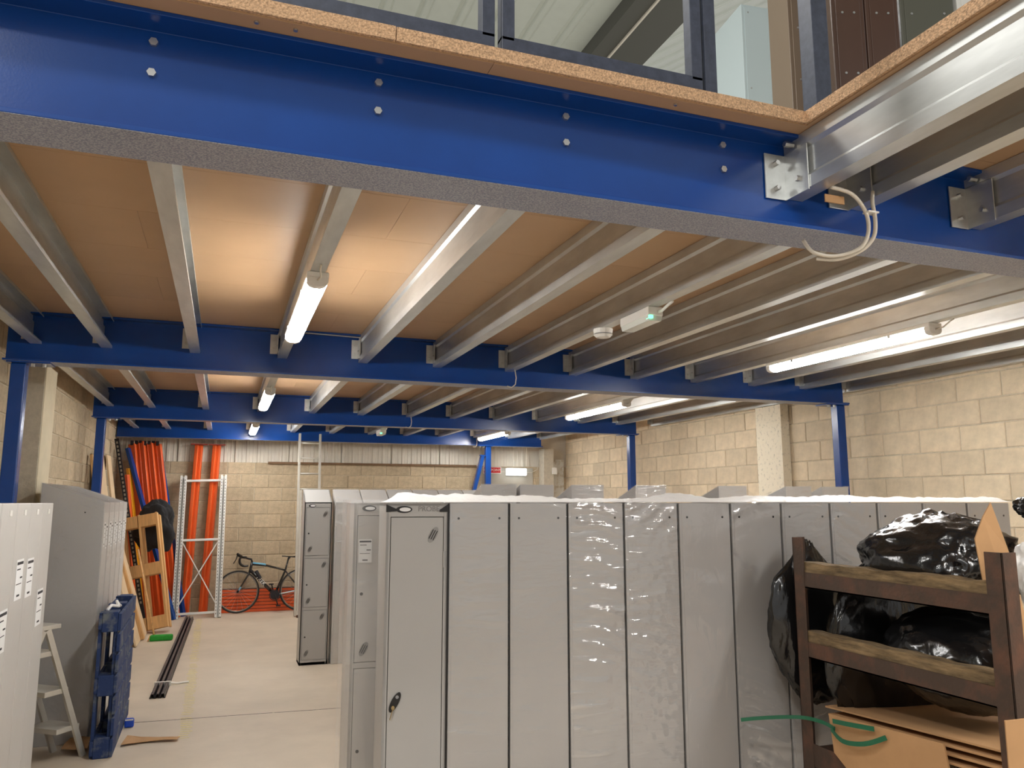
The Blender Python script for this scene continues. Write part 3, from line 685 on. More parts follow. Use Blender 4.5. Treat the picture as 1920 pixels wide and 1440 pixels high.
drape('film_sheet', 'clear film hanging between the lockers left of the pilaster', [(4.56, 6.18, 1.92), (4.93, 6.16, 1.78), (4.93, 6.55, 1.78), (4.56, 6.55, 1.79)], 3)
# crumpled white film heaped on top of the front row
m = MB(); nx, ny = 220, 16
Lr = 0.3 + PITCH * 11 + 0.05
for i in range(nx + 1):
    for j in range(ny + 1):
        s = 0.0 + Lr * i / nx; d = 0.004 + 0.46 * j / ny
        env = min(1, j / 2.5) * min(1, (ny - j) / 2.5) * min(1, i / 4) * min(1, (nx - i) / 4)
        h = 0.006 + env * (0.012 + 0.05 * max(0, noise.noise(Vector((s * 2.6, d * 3, 3.3))) + 0.15) + 0.014 * abs(noise.noise(Vector((s * 14, d * 14, 1)))))
        m.v.append((ax + ux * s - uy * d, ay + uy * s + ux * d, 1.7805 + h))
for i in range(nx):
    for j in range(ny):
        k = i * (ny + 1) + j; m.f.append((k, k + ny + 1, k + ny + 2, k + 1))
tag(m.build('film_heap', SHEET, None, smooth=True), 'crumpled white plastic film lying along the tops of the front locker row', 'film')
# left stack 1: pale strips seen end-on
g1lab = ['pale grey locker with two corner caps, far end of the near left stack', 'pale grey locker second from the far end of the near left stack', 'pale grey locker third from the far end of the near left stack',
         'pale grey locker fourth from the far end of the near left stack', 'pale grey locker at the left picture edge']
for k in range(5):
    o = T('tall_locker', g1lab[k], 'locker', (-1.0, 5.655 - 0.305 * (k + 1) + 0.003, 0), R(90), 'lockers of the near left stack')
    OB('body', shared('g1', lambda: carcass(0.3, 0.4, 1.78, 0, LWHITE, False)), o, bevel=0.004)
    for x in (0.17,): MB().box(x - 0.022, x + 0.022, -0.004, 0, 1.715, 1.745).build('corner_cap', WHITE, o, bevel=0.002)
    if k < 4: label_part(o, [0.12, 0.1, 0.16, 0.2][k], [1.17, 1.37, 1.38, 1.15][k], 0.15, 0.21, -0.001, tilt=R([0, 0, 0, 0][k]))
# left stack 2: sloping tops, wrapped, doors to the right
for k in range(5):
    y0 = 6.93 + 0.315 * k
    o = T('tall_locker', ['dark-sided wrapped locker with sloping top behind the near left stack', 'wrapped sloping-top locker second in the left group behind the blue pallet', 'wrapped sloping-top locker third in the left group behind the blue pallet',
        'wrapped sloping-top locker fourth in the left group behind the blue pallet', 'last wrapped sloping-top locker of the left group, near the leaning boards'][k], 'locker', (-0.875, y0, 0), R(90), 'wrapped lockers of the left group')
    OB('body', shared('g2', lambda: carcass(0.305, 0.44, 1.78, 0.15, LGREY, False)), o, bevel=0.003)
    MB().box(0.02, 0.285, -0.003, 0, 0.05, 1.7).build('door', LWHITE, o, bevel=0.001)
    label_part(o, 0.09, 1.53, 0.055, 0.19, -0.004); label_part(o, 0.22, 1.51, 0.055, 0.19, -0.004)
    if k == 0:
        for y in (0.13, 0.42): MB().box(-0.002, 0.001, y - 0.005, y + 0.005, 1.7, 1.71).build('fixing_hole', DARK, o)
    wrap(o, 0.305, 0.44, 1.78, 0.15, FILMS[0] if k == 0 else FILMA, 0.007)

# ------------------------------------------------------------------ things on the floor
# blue pallet on edge
p = T('pallet', 'worn blue wooden pallet standing on edge beside the wrapped lockers', 'pallet', (-0.8, 6.47, 0), R(0.8))
for z in (0.0, 0.42, 0.86):
    for y in (0.0, 0.53, 1.05): MB().box(0.025, 0.128, y, y + 0.15, z, z + 0.14).build('spacer_block', PBLUE, p, bevel=0.006)
    MB().box(0.003, 0.025, 0, 1.2, z + 0.02, z + 0.12).build('bottom_board', PBLUE, p, bevel=0.003)
for y in (0.0, 0.53, 1.05): MB().box(0.106, 0.128, y + 0.02, y + 0.12, 0.005, 0.995).build('stringer_board', PBLUE, p, bevel=0.003)
for i in range(7): MB().box(0.128, 0.15, 0.0, 1.2, 0.005 + i * 0.1435, 0.005 + i * 0.1435 + 0.12).build('deck_board', PBLUE, p, bevel=0.003)
for y in (0.0, 0.53, 1.05): MB().box(0.003, 0.025, y + 0.02, y + 0.12, 0.005, 0.995).build('bottom_board', PBLUE, p, bevel=0.003)
tag(MB().tube([(-0.755, 6.56, 1.005), (-0.74, 6.62, 1.03), (-0.7, 6.7, 1.012), (-0.72, 6.78, 1.04), (-0.69, 6.74, 1.01)], 0.012).build('film_scrap', SHEET, None, smooth=True), 'white film scrap caught on top of the blue pallet', 'film')
# aluminium step ladder between the left stacks
s = T('step_ladder', 'small aluminium step ladder standing between the left locker stacks', 'ladder', (-1.58, 6.1, 0), R(-38))
for x in (0.0, 0.27):
    MB().bar((x, 0.02, 0.0), (x, 0.42, 0.92), 0.025, 0.05).build('stile', ALU, s); MB().bar((x, 0.84, 0.0), (x, 0.46, 0.92), 0.022, 0.04).build('rear_leg', ALU, s)
for k in range(3): MB().box(0.0, 0.27, 0.6 - 0.12 * k, 0.79 - 0.12 * k, 0.2 + 0.27 * k, 0.235 + 0.27 * k).build('tread', ALU, s, bevel=0.003)
MB().box(-0.01, 0.28, 0.36, 0.56, 0.92, 0.95).build('platform', ALU, s, bevel=0.004)
# black slotted channels tied together
c = T('slotted_channel', 'bundle of long black slotted steel channels lying on the floor', 'channel', (-0.545, 8.2, 0), R(-0.85))
path = [(0.0, 0.012), (0.0, 0.0), (0.006, 0.0), (0.012, 0.036), (0.036, 0.036), (0.042, 0), (0.05, 0)]
for i in range(3):
    MB().prism(strip([(q[0] * 0.9 + i * 0.044, q[1] + 0.002) for q in path], 0.003), 0, 5.3 - 0.07 * i, 'y').build('channel', BLACKM, c)
m = MB()
for i in range(3):
    for k in range(100): m.box(0.016 + i * 0.044, 0.028 + i * 0.044, 0.03 + k * 0.052, 0.058 + k * 0.052, 0.0398, 0.0406)
o = m.build('slots', P('slot_grey', (128, 122, 118), 0.5), c); o['kind'] = 'stuff'
MB().box(-0.006, 0.142, 0.5, 0.53, 0.0, 0.044).tube([(0.135, 0.52, 0.03), (0.2, 0.56, 0.01), (0.26, 0.58, 0.012), (0.3, 0.6, 0.008)], 0.009).build('tie', WHITE, c)
# worn tape line
m = MB()
for k in range(110):
    y = 6.8 + k * 0.06; x = -0.19 - 0.074 * (y - 6.79) / 6.6
    if rnd.random() < 0.12: continue
    a, b = -0.045 + rnd.uniform(-0.01, 0.015), 0.045 + rnd.uniform(-0.02, 0.01); h = rnd.uniform(0.008, 0.02)
    m.box(x + a, x + b, y, y + h, 0.0006, 0.0016)
tag(m.build('floor_tape', TAPE, None), 'worn yellowish tape line running along the concrete floor', 'tape')
# blue tape measure, paper, cardboard scraps
o = T('tape_measure', 'small blue plastic tape measure on the floor beside the pallet', 'tool', (-0.62, 7.27, 0))
MB().box(-0.035, 0.035, -0.02, 0.02, 0, 0.07).build('case', BLUEP, o, bevel=0.012); MB().box(-0.03, 0.03, -0.022, -0.02, 0.055, 0.066).build('lid_edge', WHITE, o)
def sheet(name, lab, cat, outline, z, amp, mat, seed):
    m = MB(); n = len(outline); cx = sum(p[0] for p in outline) / n; cy = sum(p[1] for p in outline) / n
    rings = 5
    for r_ in range(rings + 1):
        for p_ in outline:
            q = r_ / rings; x = cx + (p_[0] - cx) * q; y = cy + (p_[1] - cy) * q
            m.v.append((x, y, z + amp * (0.5 + 0.5 * noise.noise(Vector((x * 9, y * 9, seed))))))
    for r_ in range(rings):
        for i in range(n): m.f.append((r_ * n + i, r_ * n + (i + 1) % n, (r_ + 1) * n + (i + 1) % n, (r_ + 1) * n + i))
    o = m.build(name, mat, None); so = o.modifiers.new('thickness', 'SOLIDIFY'); so.thickness = 0.003; so.offset = 1
    return tag(o, lab, cat)
sheet('cardboard_scrap', 'torn flat cardboard scrap on the floor right of the pallet', 'cardboard', [(-0.62, 6.72), (-0.45, 6.76), (-0.33, 6.74), (-0.24, 6.72), (-0.22, 6.79), (-0.36, 6.83), (-0.5, 6.92), (-0.6, 6.96)], 0.0, 0.03, CARD, 1)
sheet('paper_scrap', 'crumpled brown paper on the floor left of the pallet', 'paper', [(-1.0, 6.66), (-0.9, 6.62), (-0.83, 6.64), (-0.84, 6.85), (-0.9, 6.93), (-0.98, 6.9), (-1.0, 6.78)], 0.0, 0.09, CARD, 4)
# broom
b = T('broom', 'green-bristled broom with wooden handle leaning on the wooden pallet', 'broom', (-0.66, 11.5, 0))
MB().box(-0.15, 0.13, -0.05, 0.04, 0.0, 0.075).build('bristles', GREENB, b, bevel=0.02); MB().tube([(-0.15, -0.0, 0.03), (-0.165, 0, 0.035)], 0.045, 14).build('head_end', PINE, b)
MB().tube([(-0.1, 0.0, 0.08), (-0.26, 0.36, 0.6), (-0.42, 0.72, 1.13)], 0.014).build('handle', PINE, b, smooth=True)
# leaning boards at the left wall
bl = ['wide pale board leaning on the left wall, front of the stack', 'thin brown-edged board leaning second in the stack by the left wall', 'pale board leaning third in the stack by the left wall', 'tall pale board leaning behind the stack by the left wall', 'brown plank leaning innermost against the left wall', 'tallest cream board leaning by the left wall near the back']
for k, (xb, xt, zt, y0, wd, th_, mat) in enumerate([(-0.93, -1.52, 1.95, 11.05, 0.5, 0.022, PALE), (-0.9, -1.47, 1.8, 11.58, 0.12, 0.045, PINE), (-0.9, -1.48, 1.85, 11.76, 0.34, 0.022, PALE),
        (-1.2, -1.60, 2.42, 11.45, 0.7, 0.02, PALE), (-1.25, -1.61, 2.38, 11.2, 0.12, 0.03, PINE), (-1.2, -1.61, 2.45, 12.55, 0.4, 0.022, PALE)]):
    tag(MB().bar((xb, y0 + wd / 2, 0.012), (xt, y0 + wd / 2, zt), wd, th_, 0).build('leaning_board', mat, None, bevel=0.002), bl[k], 'board', 'boards leaning on the left wall')
su = T('slotted_upright', 'black slotted upright leaning in the back left corner', 'upright', (-1.0, 13.0, 0.01)); su.rotation_euler = (R(-6), R(-12), 0)
MB().box(-0.03, 0.03, -0.025, 0.025, 0, 2.8).build('post', BLACKM, su, bevel=0.003)
m = MB()
for k in range(40): m.box(-0.012, 0.012, -0.0265, -0.025, 0.3 + k * 0.062, 0.335 + k * 0.062)
m.build('slots', P('slot_light', (150, 140, 124), 0.6), su)['kind'] = 'stuff'
# wooden pallet leaning
wp = T('pallet', 'natural wood pallet leaning upright against the stored beams', 'pallet', (-1.12, 12.15, 0), 0)
wp.rotation_euler = (R(-13), R(-11), R(-6))
for x in (0.0, 0.24, 0.47):
    MB().box(x, x + 0.03, 0, 0.1, 0, 1.62).build('board', PINE, wp, bevel=0.003); MB().box(x + 0.02, x + 0.045, 0.1, 0.2, 0, 1.6).build('board', PINE, wp, bevel=0.003)
for z in (0.0, 0.74, 1.44):
    for x in (0.03, 0.27): MB().box(x, x + 0.2, 0.0, 0.1, z, z + 0.17).build('spacer_block', PINE, wp, bevel=0.004)
# stored racking beams leaning in the corner
ol = ['first', 'second', 'third', 'fourth', 'fifth', 'sixth', 'seventh']
for k in range(7):
    xt = -1.42 + 0.062 * k; xb = -1.0 + 0.066 * k
    o = T('racking_beam', f'orange racking beam leaning in the back left corner, {ol[k]} from the left', 'racking beam', (0, 0, 0), group='orange beams leaning in the corner')
    MB().bar((xb, 13.62 + 0.02 * (k % 2), 0.0), (xt, 13.9 + 0.03 * (k % 2), 2.70 + 0.02 * (k % 3)), 0.05, 0.12).build('rail', ORANGE, o, bevel=0.006)
    MB().bar((xt, 13.86, 2.68 + 0.02 * (k % 3)), (xt - 0.004, 13.88, 2.75), 0.045, 0.02).build('end_hook', BLACKM, o)
for k, (p0, p1, mat, wd, lab) in enumerate([((-1.06, 13.45, 0), (-1.42, 13.66, 2.3), YELLOW, 0.07, 'yellow racking beam leaning at the left of the orange beams'),
        ((-1.17, 13.42, 0.0), (-1.43, 13.6, 2.2), ORANGE, 0.06, 'short orange beam leaning left of the yellow one'),
        ((-0.62, 13.4, 0.0), (-1.46, 13.7, 2.62), BLUE, 0.09, 'blue steel brace slanting across the orange beams'),
        ((-0.5, 13.75, 0.0), (-1.03, 13.98, 2.66), BLUE, 0.09, 'blue steel brace leaning right of the orange beams')]):
    tag(MB().bar(p0, p1, wd, 0.05).build('leaning_beam', mat, None, bevel=0.004), lab, 'beam')
# black jacket draped on the beams
def blob(name, lab, cat, loc, sx, sy, sz, mat, seed, amp=0.25, freq=1.6, flat=0.0, ridge=0.06, n=5, rot=0.0, tail=None, group=None, pinch=None):
    bm = bmesh.new(); bmesh.ops.create_icosphere(bm, subdivisions=n, radius=1)
    off = Vector((seed * 3.7, seed * 1.3, seed * 2.1))
    for v in bm.verts:
        d = v.co.normalized(); az = math.atan2(d.y, d.x)
        fold = math.sin(az * 7 + 3 * noise.noise(d * 2 + off)) * 0.5 + math.sin(az * 15 + 4 * noise.noise(d * 2.5 - off)) * 0.3
        r_ = 1 + amp * noise.noise(d * freq + off) - ridge * 1.6 * abs(noise.noise(d * 3.1 + off)) - ridge * 0.55 * abs(noise.noise(d * 8 + off)) * 1.4 + ridge * 0.45 * fold * max(0.15, d.z)
        q = d * r_
        if pinch and q.z > pinch: 
            kk = max(0.12, 1 - (q.z - pinch) * 1.9); q.x *= kk; q.y *= kk; q.z += (q.z - pinch) * 0.4
        v.co = Vector((q.x * sx, q.y * sy, max(q.z, -1 + flat) * sz))
    me = bpy.data.meshes.new(name); bm.to_mesh(me); bm.free(); me.materials.append(mat)
    me.polygons.foreach_set('use_smooth', [True] * len(me.polygons))
    o = OB(name, me, None, loc=loc, rot=(0, 0, rot))
    return tag(o, lab, cat, group)
blob('jacket', 'black jacket slung over the top of the wooden pallet', 'jacket', (-0.92, 12.8, 1.42), 0.27, 0.12, 0.36, CLOTH, 21, 0.45, 1.5)
# white racking frame leaning on the back wall
f = T('pallet_rack_end', 'white perforated racking end frame with cross brace leaning on the back wall', 'racking frame', (-0.66, 13.42, 0), 0)
f.rotation_euler = (R(-14.5), R(-1.5), R(-4))
HF = 2.28
for x in (0.0, 0.62):
    MB().prism(strip([(x + 0.03, 0.0), (x, 0.0), (x, 0.07), (x + 0.09, 0.07), (x + 0.09, 0), (x + 0.06, 0)], 0.004), 0, HF, 'z').build('upright', P('white_coat', (226, 226, 222), 0.4), f)
    m = MB()
    for k in range(44):
        m.box(x + 0.012, x + 0.02, -0.0035, -0.001, 0.04 + k * 0.05, 0.062 + k * 0.05); m.box(x + 0.07, x + 0.078, -0.0035, -0.001, 0.04 + k * 0.05, 0.062 + k * 0.05)
    o = m.build('slots', BLACKM, f); o['kind'] = 'stuff'
for z in (0.06, 1.2, 2.18): MB().box(0.07, 0.64, 0.02, 0.05, z, z + 0.035).build('crossbar', MATS['white_coat'], f, bevel=0.003)
MB().bar((0.09, 0.035, 0.22), (0.62, 0.035, 1.18), 0.03, 0.015).build('brace', MATS['white_coat'], f); MB().bar((0.62, 0.02, 0.22), (0.09, 0.02, 1.18), 0.03, 0.015).build('brace', MATS['white_coat'], f)
# orange uprights with foot plates on top
for k, (xb, xt) in enumerate([(-0.52, -0.455), (-0.25, -0.175)]):
    o = T('racking_upright', ['orange racking upright leaning behind the white frame, left one', 'orange racking upright leaning behind the white frame, right one'][k], 'upright', (0, 0, 0), group='orange uprights behind the white frame')
    MB().bar((xb, 13.93, 0), (xt, 14.08, 2.72), 0.06, 0.08).build('column', ORANGE, o, bevel=0.012)
    MB().bar((xb + 0.06, 13.94, 0), (xt + 0.06, 14.09, 2.72), 0.055, 0.06).build('flange', ORANGE, o, bevel=0.012)
    MB().box(xt - 0.1, xt + 0.16, 14.0, 14.15, 2.72, 2.735).build('foot_plate', P('dark_orange', (150, 44, 24), 0.5), o)
# orange beams stacked flat under the bicycle
for k in range(7):
    o = T('racking_beam', f'orange racking beam lying flat behind the bicycle, {ol[k]} from the floor', 'racking beam', (0.03 + 0.012 * (k % 3), 13.9, 0.0 + k * 0.053), R(0), 'orange beams stacked under the bicycle')
    MB().box(0, 2.6, 0, 0.12, 0.001, 0.046).build('rail', ORANGE, o, bevel=0.006)
    MB().box(0.01, 2.59, 0.01, 0.11, 0.046, 0.053).build('gap_shade_strip', BLACKM, o)  # dark filler stands in for the shade in the gap above each beam
# extension ladder
l = T('extension_ladder', 'tall aluminium extension ladder leaning against the farthest beam', 'ladder', (1.14, 13.02, 0), 0)
l.rotation_euler = (R(-11.2), R(0.3), 0)
for x in (0.0, 0.335): MB().box(x - 0.018, x + 0.018, 0, 0.06, 0.02, 2.98).build('stile', ALU, l, bevel=0.002)
for x in (0.035, 0.30): MB().box(x - 0.016, x + 0.016, -0.06, -0.005, 0.0, 2.0).build('lower_stile', ALU, l, bevel=0.002)
for k in range(11): MB().tube([(0.0, 0.03, 0.2 + 0.262 * k), (0.335, 0.03, 0.2 + 0.262 * k)], 0.014, 10).build('rung', ALU, l, smooth=True)
for x in (0.035, 0.30): MB().box(x - 0.02, x + 0.02, -0.075, 0.0, 0, 0.03).build('foot', P('brown_rubber', (92, 62, 46), 0.8), l)

# ------------------------------------------------------------------ bicycle
bk = T('bicycle', 'black road bicycle with drop handlebars parked against orange beams', 'bicycle', (0.29, 13.78, 0), 0)
bk.rotation_euler = (R(-5), 0, 0)
BB = (0.58, 0.27); FW_, RW = (0.0, 0.34), (0.985, 0.34)
CARB = P('bike_black', (30, 28, 28), 0.25, coat=0.5)
def ring(cx, cz, r, rr, n=48, seg=8, y=0): return MB().tube([(cx + r * math.cos(2 * math.pi * i / n), y, cz + r * math.sin(2 * math.pi * i / n)) for i in range(n)], rr, seg, closed=True)
for (cx, cz) in (FW_, RW):
    wnode = ring(cx, cz, 0.325, 0.0125).build('tyre', TYRE, bk, smooth=True)
    ring(cx, cz, 0.305, 0.009).build('rim', P('rim_grey', (150, 142, 132), 0.3, 0.6), wnode, smooth=True)
    m = MB()
    for i in range(20):
        a = 2 * math.pi * i / 20; m.tube([(cx + 0.02 * math.cos(a + 0.8), 0.02 * (-1) ** i, cz + 0.02 * math.sin(a + 0.8)), (cx + 0.3 * math.cos(a), 0, cz + 0.3 * math.sin(a))], 0.0016, 4)
    m.build('spokes', STEEL, wnode); MB().tube([(cx, -0.05, cz), (cx, 0.05, cz)], 0.018, 10).build('hub', BLACKM, wnode)
HT, HB, SC = (0.205, 0.80), (0.175, 0.66), (0.735, 0.66)
MB().tube([(HT[0], 0, HT[1]), (HB[0], 0, HB[1])], 0.022, 10).build('head_tube', CARB, bk, smooth=True)
tt = MB().tube([(0.2, 0, 0.775), (0.45, 0, 0.74), (SC[0], 0, SC[1])], [0.021, 0.018, 0.015], 10).build('top_tube', CARB, bk, smooth=True)
MB().tube([(0.215, -0.004, 0.787), (0.36, -0.004, 0.768), (0.42, -0.004, 0.757)], 0.0175, 8).build('decal', CYAN, tt, smooth=True)
dt = MB().tube([(0.18, 0, 0.68), (BB[0], 0, BB[1])], [0.026, 0.028], 12).build('down_tube', CARB, bk, smooth=True)
ang = math.atan2(BB[1] - 0.68, BB[0] - 0.18)
OB('lettering', textmesh('TREK', 0.085, 0.0008, WHITE, 'lettering'), dt, loc=(0.35, -0.0275, 0.505), rot=(R(90), -ang, 0))
MB().tube([(BB[0], 0, BB[1]), (SC[0], 0, SC[1]), (0.775, 0, 0.84)], [0.02, 0.016, 0.014], 10).build('seat_tube', CARB, bk, smooth=True)
MB().tube([(HB[0], 0, HB[1]), (0.15, -0.045, 0.60), (0.0, -0.05, 0.34)], [0.02, 0.014, 0.009], 8).tube([(HB[0], 0, HB[1]), (0.15, 0.045, 0.60), (0.0, 0.05, 0.34)], [0.02, 0.014, 0.009], 8).build('fork', CARB, bk, smooth=True)
MB().tube([(0.045, -0.05, 0.415), (0.012, -0.051, 0.36)], 0.0125, 8).build('decal', CYAN, bk, smooth=True)
for s_ in (-1, 1):
    MB().tube([(BB[0], 0.03 * s_, BB[1]), (RW[0], 0.06 * s_, RW[1])], [0.013, 0.009], 8).build('chain_stay', CARB if s_ > 0 else P('stay_white', (214, 226, 232), 0.35), bk, smooth=True)
    MB().tube([(SC[0], 0.015 * s_, SC[1] - 0.01), (RW[0], 0.06 * s_, RW[1])], [0.011, 0.008], 8).build('seat_stay', CARB, bk, smooth=True)
MB().tube([(HT[0], 0, HT[1]), (0.19, 0, 0.85), (0.10, 0, 0.875)], 0.016, 8).build('stem', BLACKP, bk, smooth=True)
hb = []
for s_ in (-1, 1): hb.append([(0.10, 0, 0.875), (0.10, 0.2 * s_, 0.88), (0.04, 0.21 * s_, 0.885), (0.01, 0.21 * s_, 0.86), (0.015, 0.21 * s_, 0.79), (0.07, 0.21 * s_, 0.745), (0.14, 0.21 * s_, 0.745)])
MB().tube(cr(hb[0], 4), 0.015, 8).tube(cr(hb[1], 4), 0.015, 8).build('handlebar', BLACKP, bk, smooth=True)
for s_ in (-1, 1):
    MB().tube([(0.04, 0.21 * s_, 0.89), (-0.02, 0.21 * s_, 0.925), (-0.035, 0.21 * s_, 0.95)], [0.018, 0.018, 0.012], 8).tube([(-0.03, 0.21 * s_, 0.92), (-0.05, 0.2 * s_, 0.85), (-0.085, 0.2 * s_, 0.79)], 0.007, 6).build('brake_lever', BLACKP, bk, smooth=True)
MB().add([(0.67, -0.012, 0.9), (0.67, 0.012, 0.9), (0.85, 0.022, 0.885), (0.93, 0.06, 0.895), (0.93, -0.06, 0.895), (0.85, -0.022, 0.885), (0.67, -0.012, 0.885), (0.67, 0.012, 0.885), (0.85, 0.022, 0.865), (0.93, 0.055, 0.86), (0.93, -0.055, 0.86), (0.85, -0.022, 0.865)],
   [(0, 1, 2, 5), (5, 2, 3, 4), (6, 11, 8, 7), (11, 10, 9, 8), (0, 6, 7, 1), (1, 7, 8, 2), (2, 8, 9, 3), (3, 9, 10, 4), (4, 10, 11, 5), (5, 11, 6, 0)]).tube([(0.775, 0, 0.84), (0.80, 0, 0.875)], 0.02).build('saddle', BLACKP, bk, bevel=0.006)
ck = ring(BB[0], BB[1], 0.085, 0.006, 28, 6, -0.05).build('chainring', BLACKM, bk, smooth=True)
MB().ell(BB[0], BB[1], 0.075, 0.075, -0.053, -0.047, 24).build('spider', BLACKM, ck)
MB().tube([(BB[0], -0.065, BB[1]), (BB[0] + 0.05, -0.07, BB[1] - 0.165)], 0.01, 8).box(BB[0] + 0.02, BB[0] + 0.09, -0.16, -0.07, BB[1] - 0.18, BB[1] - 0.16).build('crank', BLACKM, bk)
MB().tube([(BB[0], 0.065, BB[1]), (BB[0] - 0.05, 0.07, BB[1] + 0.165)], 0.01, 8).box(BB[0] - 0.09, BB[0] - 0.02, 0.07, 0.16, BB[1] + 0.16, BB[1] + 0.18).build('crank', BLACKM, bk)
MB().tube([(RW[0], -0.03, RW[1]), (RW[0] + 0.02, -0.045, RW[1] - 0.08), (RW[0] - 0.01, -0.045, RW[1] - 0.15)], 0.012, 8).build('derailleur', BLACKM, bk, smooth=True)
MB().tube([(0.27, 0.0, 0.66), (0.34, -0.03, 0.54)], 0.03, 10).build('bottle_cage', BLACKM, bk)

# ------------------------------------------------------------------ rusty stillage with rubbish at the right
st = T('stillage', 'rusty steel stillage with old timber rails holding rubbish', 'stillage', (2.735, 2.18, 0), 0)
SH = 1.60; W, D = 1.16, 1.15
def angle_iron(x, y, sx, sy, h, a=0.075, t=0.007): return MB().box(min(x, x + sx * a), max(x, x + sx * a), min(y, y + sy * t), max(y, y + sy * t), 0, h).box(min(x, x + sx * t), max(x, x + sx * t), min(y, y + sy * a), max(y, y + sy * a), 0, h)
for (x, y, sx, sy) in ((0, 0, 1, 1), (0, W, 1, -1), (D, 0, -1, 1), (D, W, -1, -1)):
    angle_iron(x, y, sx, sy, SH + (0.01 if y else 0)).build('post', RUST, st, bevel=0.002)
def plank(y0, y1, x0, x1, z0, z1, seed, name='timber'):
    m = MB(); n = 28
    for i in range(n + 1):
        y = y0 + (y1 - y0) * i / n; a = noise.noise(Vector((seed, y * 7, 0))) * 0.008; b = noise.noise(Vector((seed + 5, y * 9, 0))) * 0.012
        for (x, z) in ((x0 - a, z0), (x1, z0 + a), (x1 - a, z1 + b), (x0 + a, z1 + b * 0.8 - abs(a))): m.v.append((x, y, z))
    for i in range(n):
        for j in range(4): m.f.append((i * 4 + j, i * 4 + (j + 1) % 4, i * 4 + 4 + (j + 1) % 4, i * 4 + 4 + j))
    m.f += [(0, 1, 2, 3), (n * 4 + 3, n * 4 + 2, n * 4 + 1, n * 4)]
    return m.build(name, OLDW, st)
for k, z in enumerate((1.365, 1.03, 0.52)):
    MB().box(0.004, 0.07, 0.007, W - 0.007, z, z + 0.006).box(0.004, 0.01, 0.007, W - 0.007, z, z + (0.075 if k < 2 else 0.11)).build('side_rail', RUST, st)
    if k < 2: plank(0.012, W - 0.02, 0.011, 0.075, z + 0.066, z + 0.125, k * 3.1)
    if k == 2: MB().box(0.06, D - 0.06, W - 0.02, W - 0.012, z, z + 0.075).build('end_rail', RUST, st)
    if k == 2: MB().box(D - 0.012, D - 0.004, 0.007, W - 0.007, z, z + 0.075).build('side_rail', RUST, st)
MB().box(0.02, D - 0.02, 0.02, W - 0.02, 0.44, 0.47).build('base_deck', OLDW, st)
plank(0.03, W - 0.03, 0.016, 0.04, 0.0, 0.5, 9.0, 'side_board')
# rubbish bags
blob('rubbish_bag', 'big shiny black rubbish bag heaped on top of the stillage', 'rubbish bag', (3.12, 2.80, 1.515), 0.325, 0.40, 0.225, BAG, 4, 0.16, 1.2, 0.5, 0.09, group='black rubbish bags', pinch=0.85)
blob('rubbish_bag', 'black rubbish bag pressed inside the lower tier of the stillage', 'rubbish bag', (3.10, 2.68, 1.10), 0.31, 0.36, 0.225, BAG, 2, 0.12, 1.2, 0.1, 0.05, group='black rubbish bags')
blob('rubbish_bag', 'tied black rubbish bag standing between the stillage and the lockers', 'rubbish bag', (2.93, 3.45, 1.14), 0.26, 0.085, 0.42, BAG, 5, 0.15, 1.3, 0.05, 0.06, group='black rubbish bags', pinch=0.62)
blob('rubbish_bag', 'slack black rubbish bag hanging in the shaded back of the stillage', 'rubbish bag', (3.22, 3.17, 1.04), 0.46, 0.1, 0.46, BAG, 9, 0.12, 1.3, 0.1, 0.06, group='black rubbish bags')
blob('rubbish_bag', 'black rubbish bag at the right picture edge above the white sack', 'rubbish bag', (3.2, 2.3, 1.765), 0.19, 0.1, 0.075, BAG, 12, 0.2, 1.5, 0.1, 0.1, group='black rubbish bags')
blob('plastic_sack', 'white plastic sack at the right picture edge behind the rusty post', 'sack', (3.16, 2.31, 1.5), 0.16, 0.085, 0.21, WBAG, 14, 0.2, 1.5, 0.1, 0.1)
blob('plastic_sack', 'white plastic sack tip behind the cardboard flap', 'sack', (3.56, 2.9, 1.54), 0.09, 0.09, 0.15, WBAG, 17, 0.2, 1.5, 0.1, 0.1, pinch=0.5)
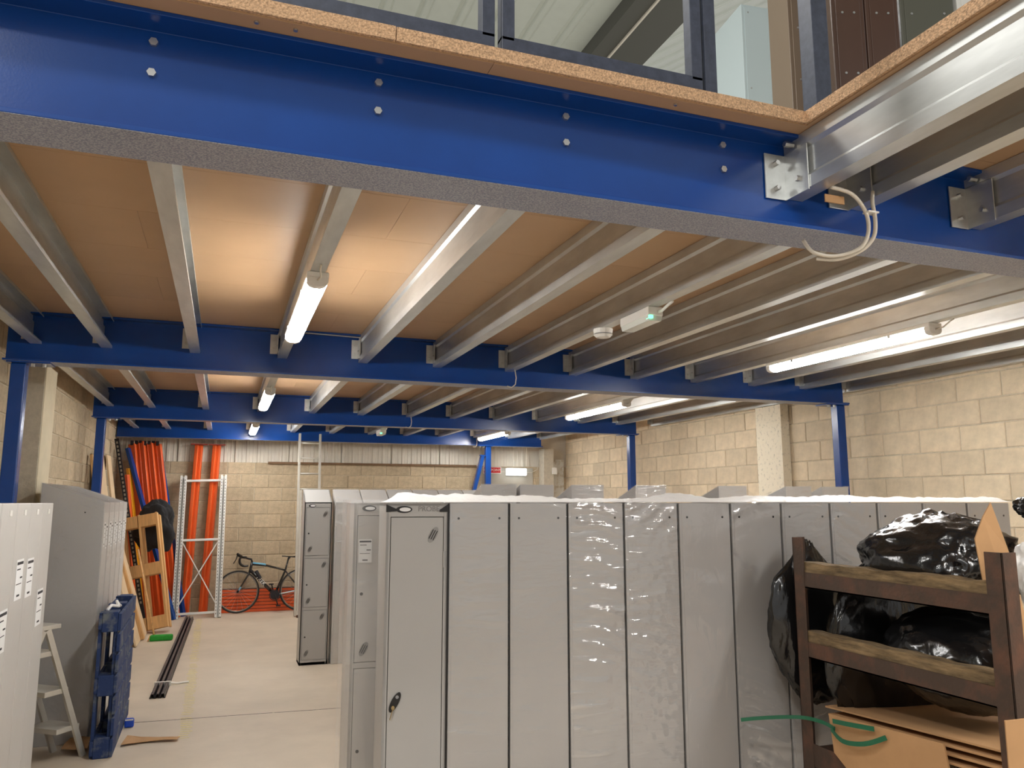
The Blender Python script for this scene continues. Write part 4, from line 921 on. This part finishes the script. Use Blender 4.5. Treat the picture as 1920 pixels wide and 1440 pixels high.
# cardboard
def card(name, lab, pts, th_=0.008, group=None):
    """Flat board from a 3-D quadrilateral or polygon with real thickness."""
    P_ = [Vector(p) for p in pts]; nrm = (P_[1] - P_[0]).cross(P_[2] - P_[0]).normalized() * th_; n = len(P_)
    m = MB(); m.add([tuple(p) for p in P_] + [tuple(p + nrm) for p in P_], [tuple(range(n)), tuple(range(2 * n - 1, n - 1, -1))] + [(i, (i + 1) % n, (i + 1) % n + n, i + n) for i in range(n)])
    return tag(m.build(name, CARD, None), lab, 'cardboard', group)
card('cardboard_flap', 'tall pointed cardboard flap standing behind the right rusty post', [(2.83, 2.31, 1.2), (2.755, 2.302, 1.645), (2.78, 2.28, 1.73), (2.806, 2.262, 1.785), (2.88, 2.264, 1.6), (2.955, 2.277, 1.34), (2.98, 2.28, 1.1)])
for k in range(4):
    dz = -0.028 * k; dy = 0.03 * k
    card('cardboard_sheet', f'flattened cardboard sheet slumping in the stillage, {NTH[k]} from the top', [(2.79 - 0.015 * k, 2.26 + dy * 0.3, 0.86 + dz), (3.6, 2.26, 0.84 + dz), (3.6, 3.26 - dy, 0.78 + dz), (2.8 - 0.01 * k, 3.24 - dy, 0.80 + dz)], group='flattened cardboard sheets in the stillage')
card('folded_cardboard', 'large tan cardboard panel bulging out between the stillage rails', [(2.728, 2.46, 0.62), (2.722, 2.62, 0.53), (2.718, 2.98, 0.56), (2.715, 3.1, 0.64), (2.73, 3.14, 0.80), (2.728, 2.5, 0.84)])
card('folded_cardboard', 'upright cardboard box edge at the lower right picture corner', [(2.49, 2.03, 0.3), (2.47, 2.01, 1.07), (2.56, 1.96, 1.085), (2.68, 1.92, 0.3)])
# green strap ends
def ribbon(m, pts, wd):
    pts = cr(pts, 5)
    for i in range(len(pts) - 1):
        m.bar(pts[i], pts[i + 1], 0.003, wd)
    return m
m = ribbon(MB(), [(2.44, 3.42, 0.73), (2.55, 3.36, 0.745), (2.68, 3.28, 0.755), (2.72, 3.18, 0.755), (2.71, 3.08, 0.75)], 0.017)
ribbon(m, [(2.705, 3.1, 0.745), (2.68, 3.0, 0.72), (2.69, 2.88, 0.74), (2.715, 2.78, 0.79)], 0.02); ribbon(m, [(2.7, 3.08, 0.785), (2.69, 2.96, 0.80), (2.71, 2.84, 0.81)], 0.02)
tag(m.build('packing_strap', GREENS, None), 'green plastic packing strap trailing from the cardboard in the stillage', 'strap')
